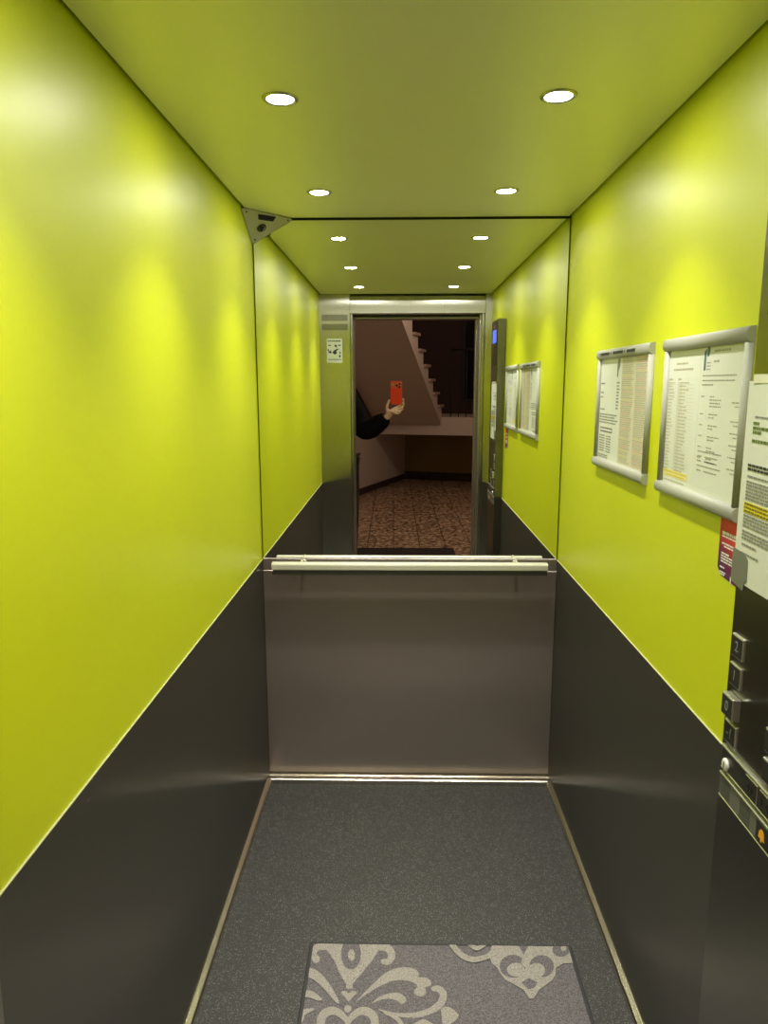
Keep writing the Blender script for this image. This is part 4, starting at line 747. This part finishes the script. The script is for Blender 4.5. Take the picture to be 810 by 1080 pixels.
hd1 = V((PXC+.01, PYC+.035, 1.62)); hd2 = V((PXC+.01, PYC+.03, 1.70))
shR = V((PXC+.130, PYC+.03, 1.385)); elR = V((-.300, -.745, 1.158)); wrR = LC(-.086, -.246, -.048)
shL = V((PXC-.165, PYC, 1.40)); elL = V((PXC-.215, PYC-.04, 1.12)); wrL = V((PXC-.20, PYC+.06, .88))
hipR = V((PXC+.09, PYC, .90)); knR = V((PXC+.10, PYC+.02, .49)); anR = V((PXC+.10, PYC-.02, .09)); toR = V((PXC+.125, PYC+.16, .035))
hipL = V((PXC-.09, PYC, .90)); knL = V((PXC-.10, PYC+.02, .49)); anL = V((PXC-.10, PYC-.02, .09)); toL = V((PXC-.125, PYC+.16, .035))
palm1 = LC(-.070, -.217, -.036); palm2 = LC(-.047, -.190, -.030)
fR = lambda *q: [(LC(*a[:3]), a[3]) for a in q]
chains = [[(pel, (.15, .11)), (wai, (.14, .10)), (che, (.16, .11)), (nk, .058), (hd0, .058), (hd1, (.075, .092)), (hd2, (.06, .075))],
          [(hd1, (.075, .092)), (V((PXC+.012, PYC+.135, 1.605)), .012)],
          [(che, (.16, .11)), (shR, .062), (elR, .043), (wrR, (.026, .022)), (palm1, (.040, .017)), (palm2, (.043, .015))],
          [(che, (.16, .11)), (shL, .062), (elL, .043), (wrL, (.026, .024)), (wrL+V((0, .015, -.05)), (.036, .018)), (wrL+V((0, .02, -.085)), (.036, .014))],
          [(pel, (.15, .11)), (hipR, .088), (knR, .058), (anR, .040), (toR, .03)],
          [(pel, (.15, .11)), (hipL, .088), (knL, .058), (anL, .040), (toL, .03)],
          [(palm2, (.043, .015))]+fR((-.022, -.172, -.030, .0095), (.008, -.157, -.030, .0090), (.027, -.132, -.020, .0085), (.0265, -.110, -.006, .0075), (.021, -.102, .000, .006)),
          [(palm2, (.043, .015))]+fR((-.018, -.186, -.026, .0095), (.010, -.178, -.026, .0090), (.030, -.156, -.016, .0085), (.0275, -.136, -.003, .0075), (.021, -.130, .002, .006)),
          [(palm2, (.043, .015))]+fR((-.020, -.200, -.022, .0090), (.006, -.197, -.020, .0085), (.022, -.181, -.010, .0080), (.018, -.164, .000, .006)),
          [(palm2, (.043, .015))]+fR((-.030, -.213, -.018, .0080), (-.008, -.215, -.014, .0075), (.006, -.203, -.004, .0068), (.007, -.188, .002, .0055)),
          [(palm1, (.040, .017))]+fR((-.094, -.188, -.028, .0120), (-.090, -.155, -.018, .0105), (-.079, -.128, -.006, .0090), (-.072, -.112, .001, .0070))]
for k_, (dx, ln) in enumerate(((.024, .075), (.008, .085), (-.008, .08), (-.024, .062))):
    b0 = wrL+V((0, .02, -.085))
    chains.append([(b0, (.036, .014)), (b0+V((.002, dx, -.03)), .0088), (b0+V((.01, dx*1.1, -.03-ln*.5)), .008), (b0+V((.026, dx*1.1, -.03-ln*.85)), .0068)])
w0 = wrL+V((0, .015, -.05))
chains.append([(w0, (.036, .018)), (w0+V((.015, .045, -.015)), .0105), (w0+V((.03, .06, -.05)), .0085)])
body = skin_mesh('body', chains, skin, pt)
# jacket, trousers, shoes, hair
jk = lambda p, d: p+d
cuff = wrR.lerp(elR, -.02)
skin_mesh('jacket', [[(V((PXC+.01, PYC, .80)), (.200, .150)), (V((PXC, PYC, 1.0)), (.185, .145)), (wai, (.175, .135)), (che, (.185, .140)), (V((PXC, PYC, 1.43)), (.085, .085))],
                     [(che, (.185, .140)), (shR, .092), (shR.lerp(elR, .5), .092), (elR, .088), (elR.lerp(wrR, .5), .076), (cuff, .060)],
                     [(che, (.185, .140)), (shL, .092), (elL, .070), (wrL.lerp(elL, .08), .048)]], jacket_m, pt)
skin_mesh('trousers', [[(V((PXC, PYC, .97)), (.165, .125)), (hipR, .108), (knR, .085), (anR+V((0, 0, .02)), .066)], [(V((PXC, PYC, .97)), (.165, .125)), (hipL, .108), (knL, .085), (anL+V((0, 0, .02)), .066)]], trouser_m, pt)
for an, to in ((anR, toR), (anL, toL)):
    b = MB(); hx = (an.x+to.x)/2
    skin_mesh('shoe', [[(V((an.x, an.y-.05, .045)), (.040, .038)), (V((an.x, an.y+.06, .045)), (.044, .038)), (V((to.x, to.y+.03, .034)), (.042, .030))]], shoe_m, pt)
skin_mesh('hair', [[(hd1+V((0, -.045, -.02)), (.078, .060)), (hd2+V((0, -.015, .01)), (.078, .085)), (hd2+V((0, .03, .028)), (.060, .05))]], hair_m, pt)
fy = PYC+.123
for s_ in (1, -1):
    e = obj('eye', MB().lathe((PXC+.01+s_*.031, fy-.004, 1.632), (0, 1, 0), [(.011, 0), (.009, .006), (.004, .009), (.001, .0095)], 14), white_ink, pt)
    obj('iris', MB().lathe((PXC+.01+s_*.031, fy+.0035, 1.632), (0, 1, 0), [(.0048, 0), (.004, .0022), (.001, .0025)], 12), dark_plastic, e)
    obj('ear', MB().tube([(PXC+.01+s_*.078, PYC+.03, 1.66), (PXC+.01+s_*.092, PYC+.015, 1.645), (PXC+.01+s_*.090, PYC+.018, 1.615), (PXC+.01+s_*.078, PYC+.035, 1.595)], [.006, .011, .010, .006], 8), skin, pt)
obj('mouth', MB().tube([(PXC-.013, fy-.006, 1.568), (PXC+.01, fy+.002, 1.566), (PXC+.033, fy-.006, 1.568)], [.002, .0055, .002], 8), P('lips', (.42, .15, .12), .5), pt)
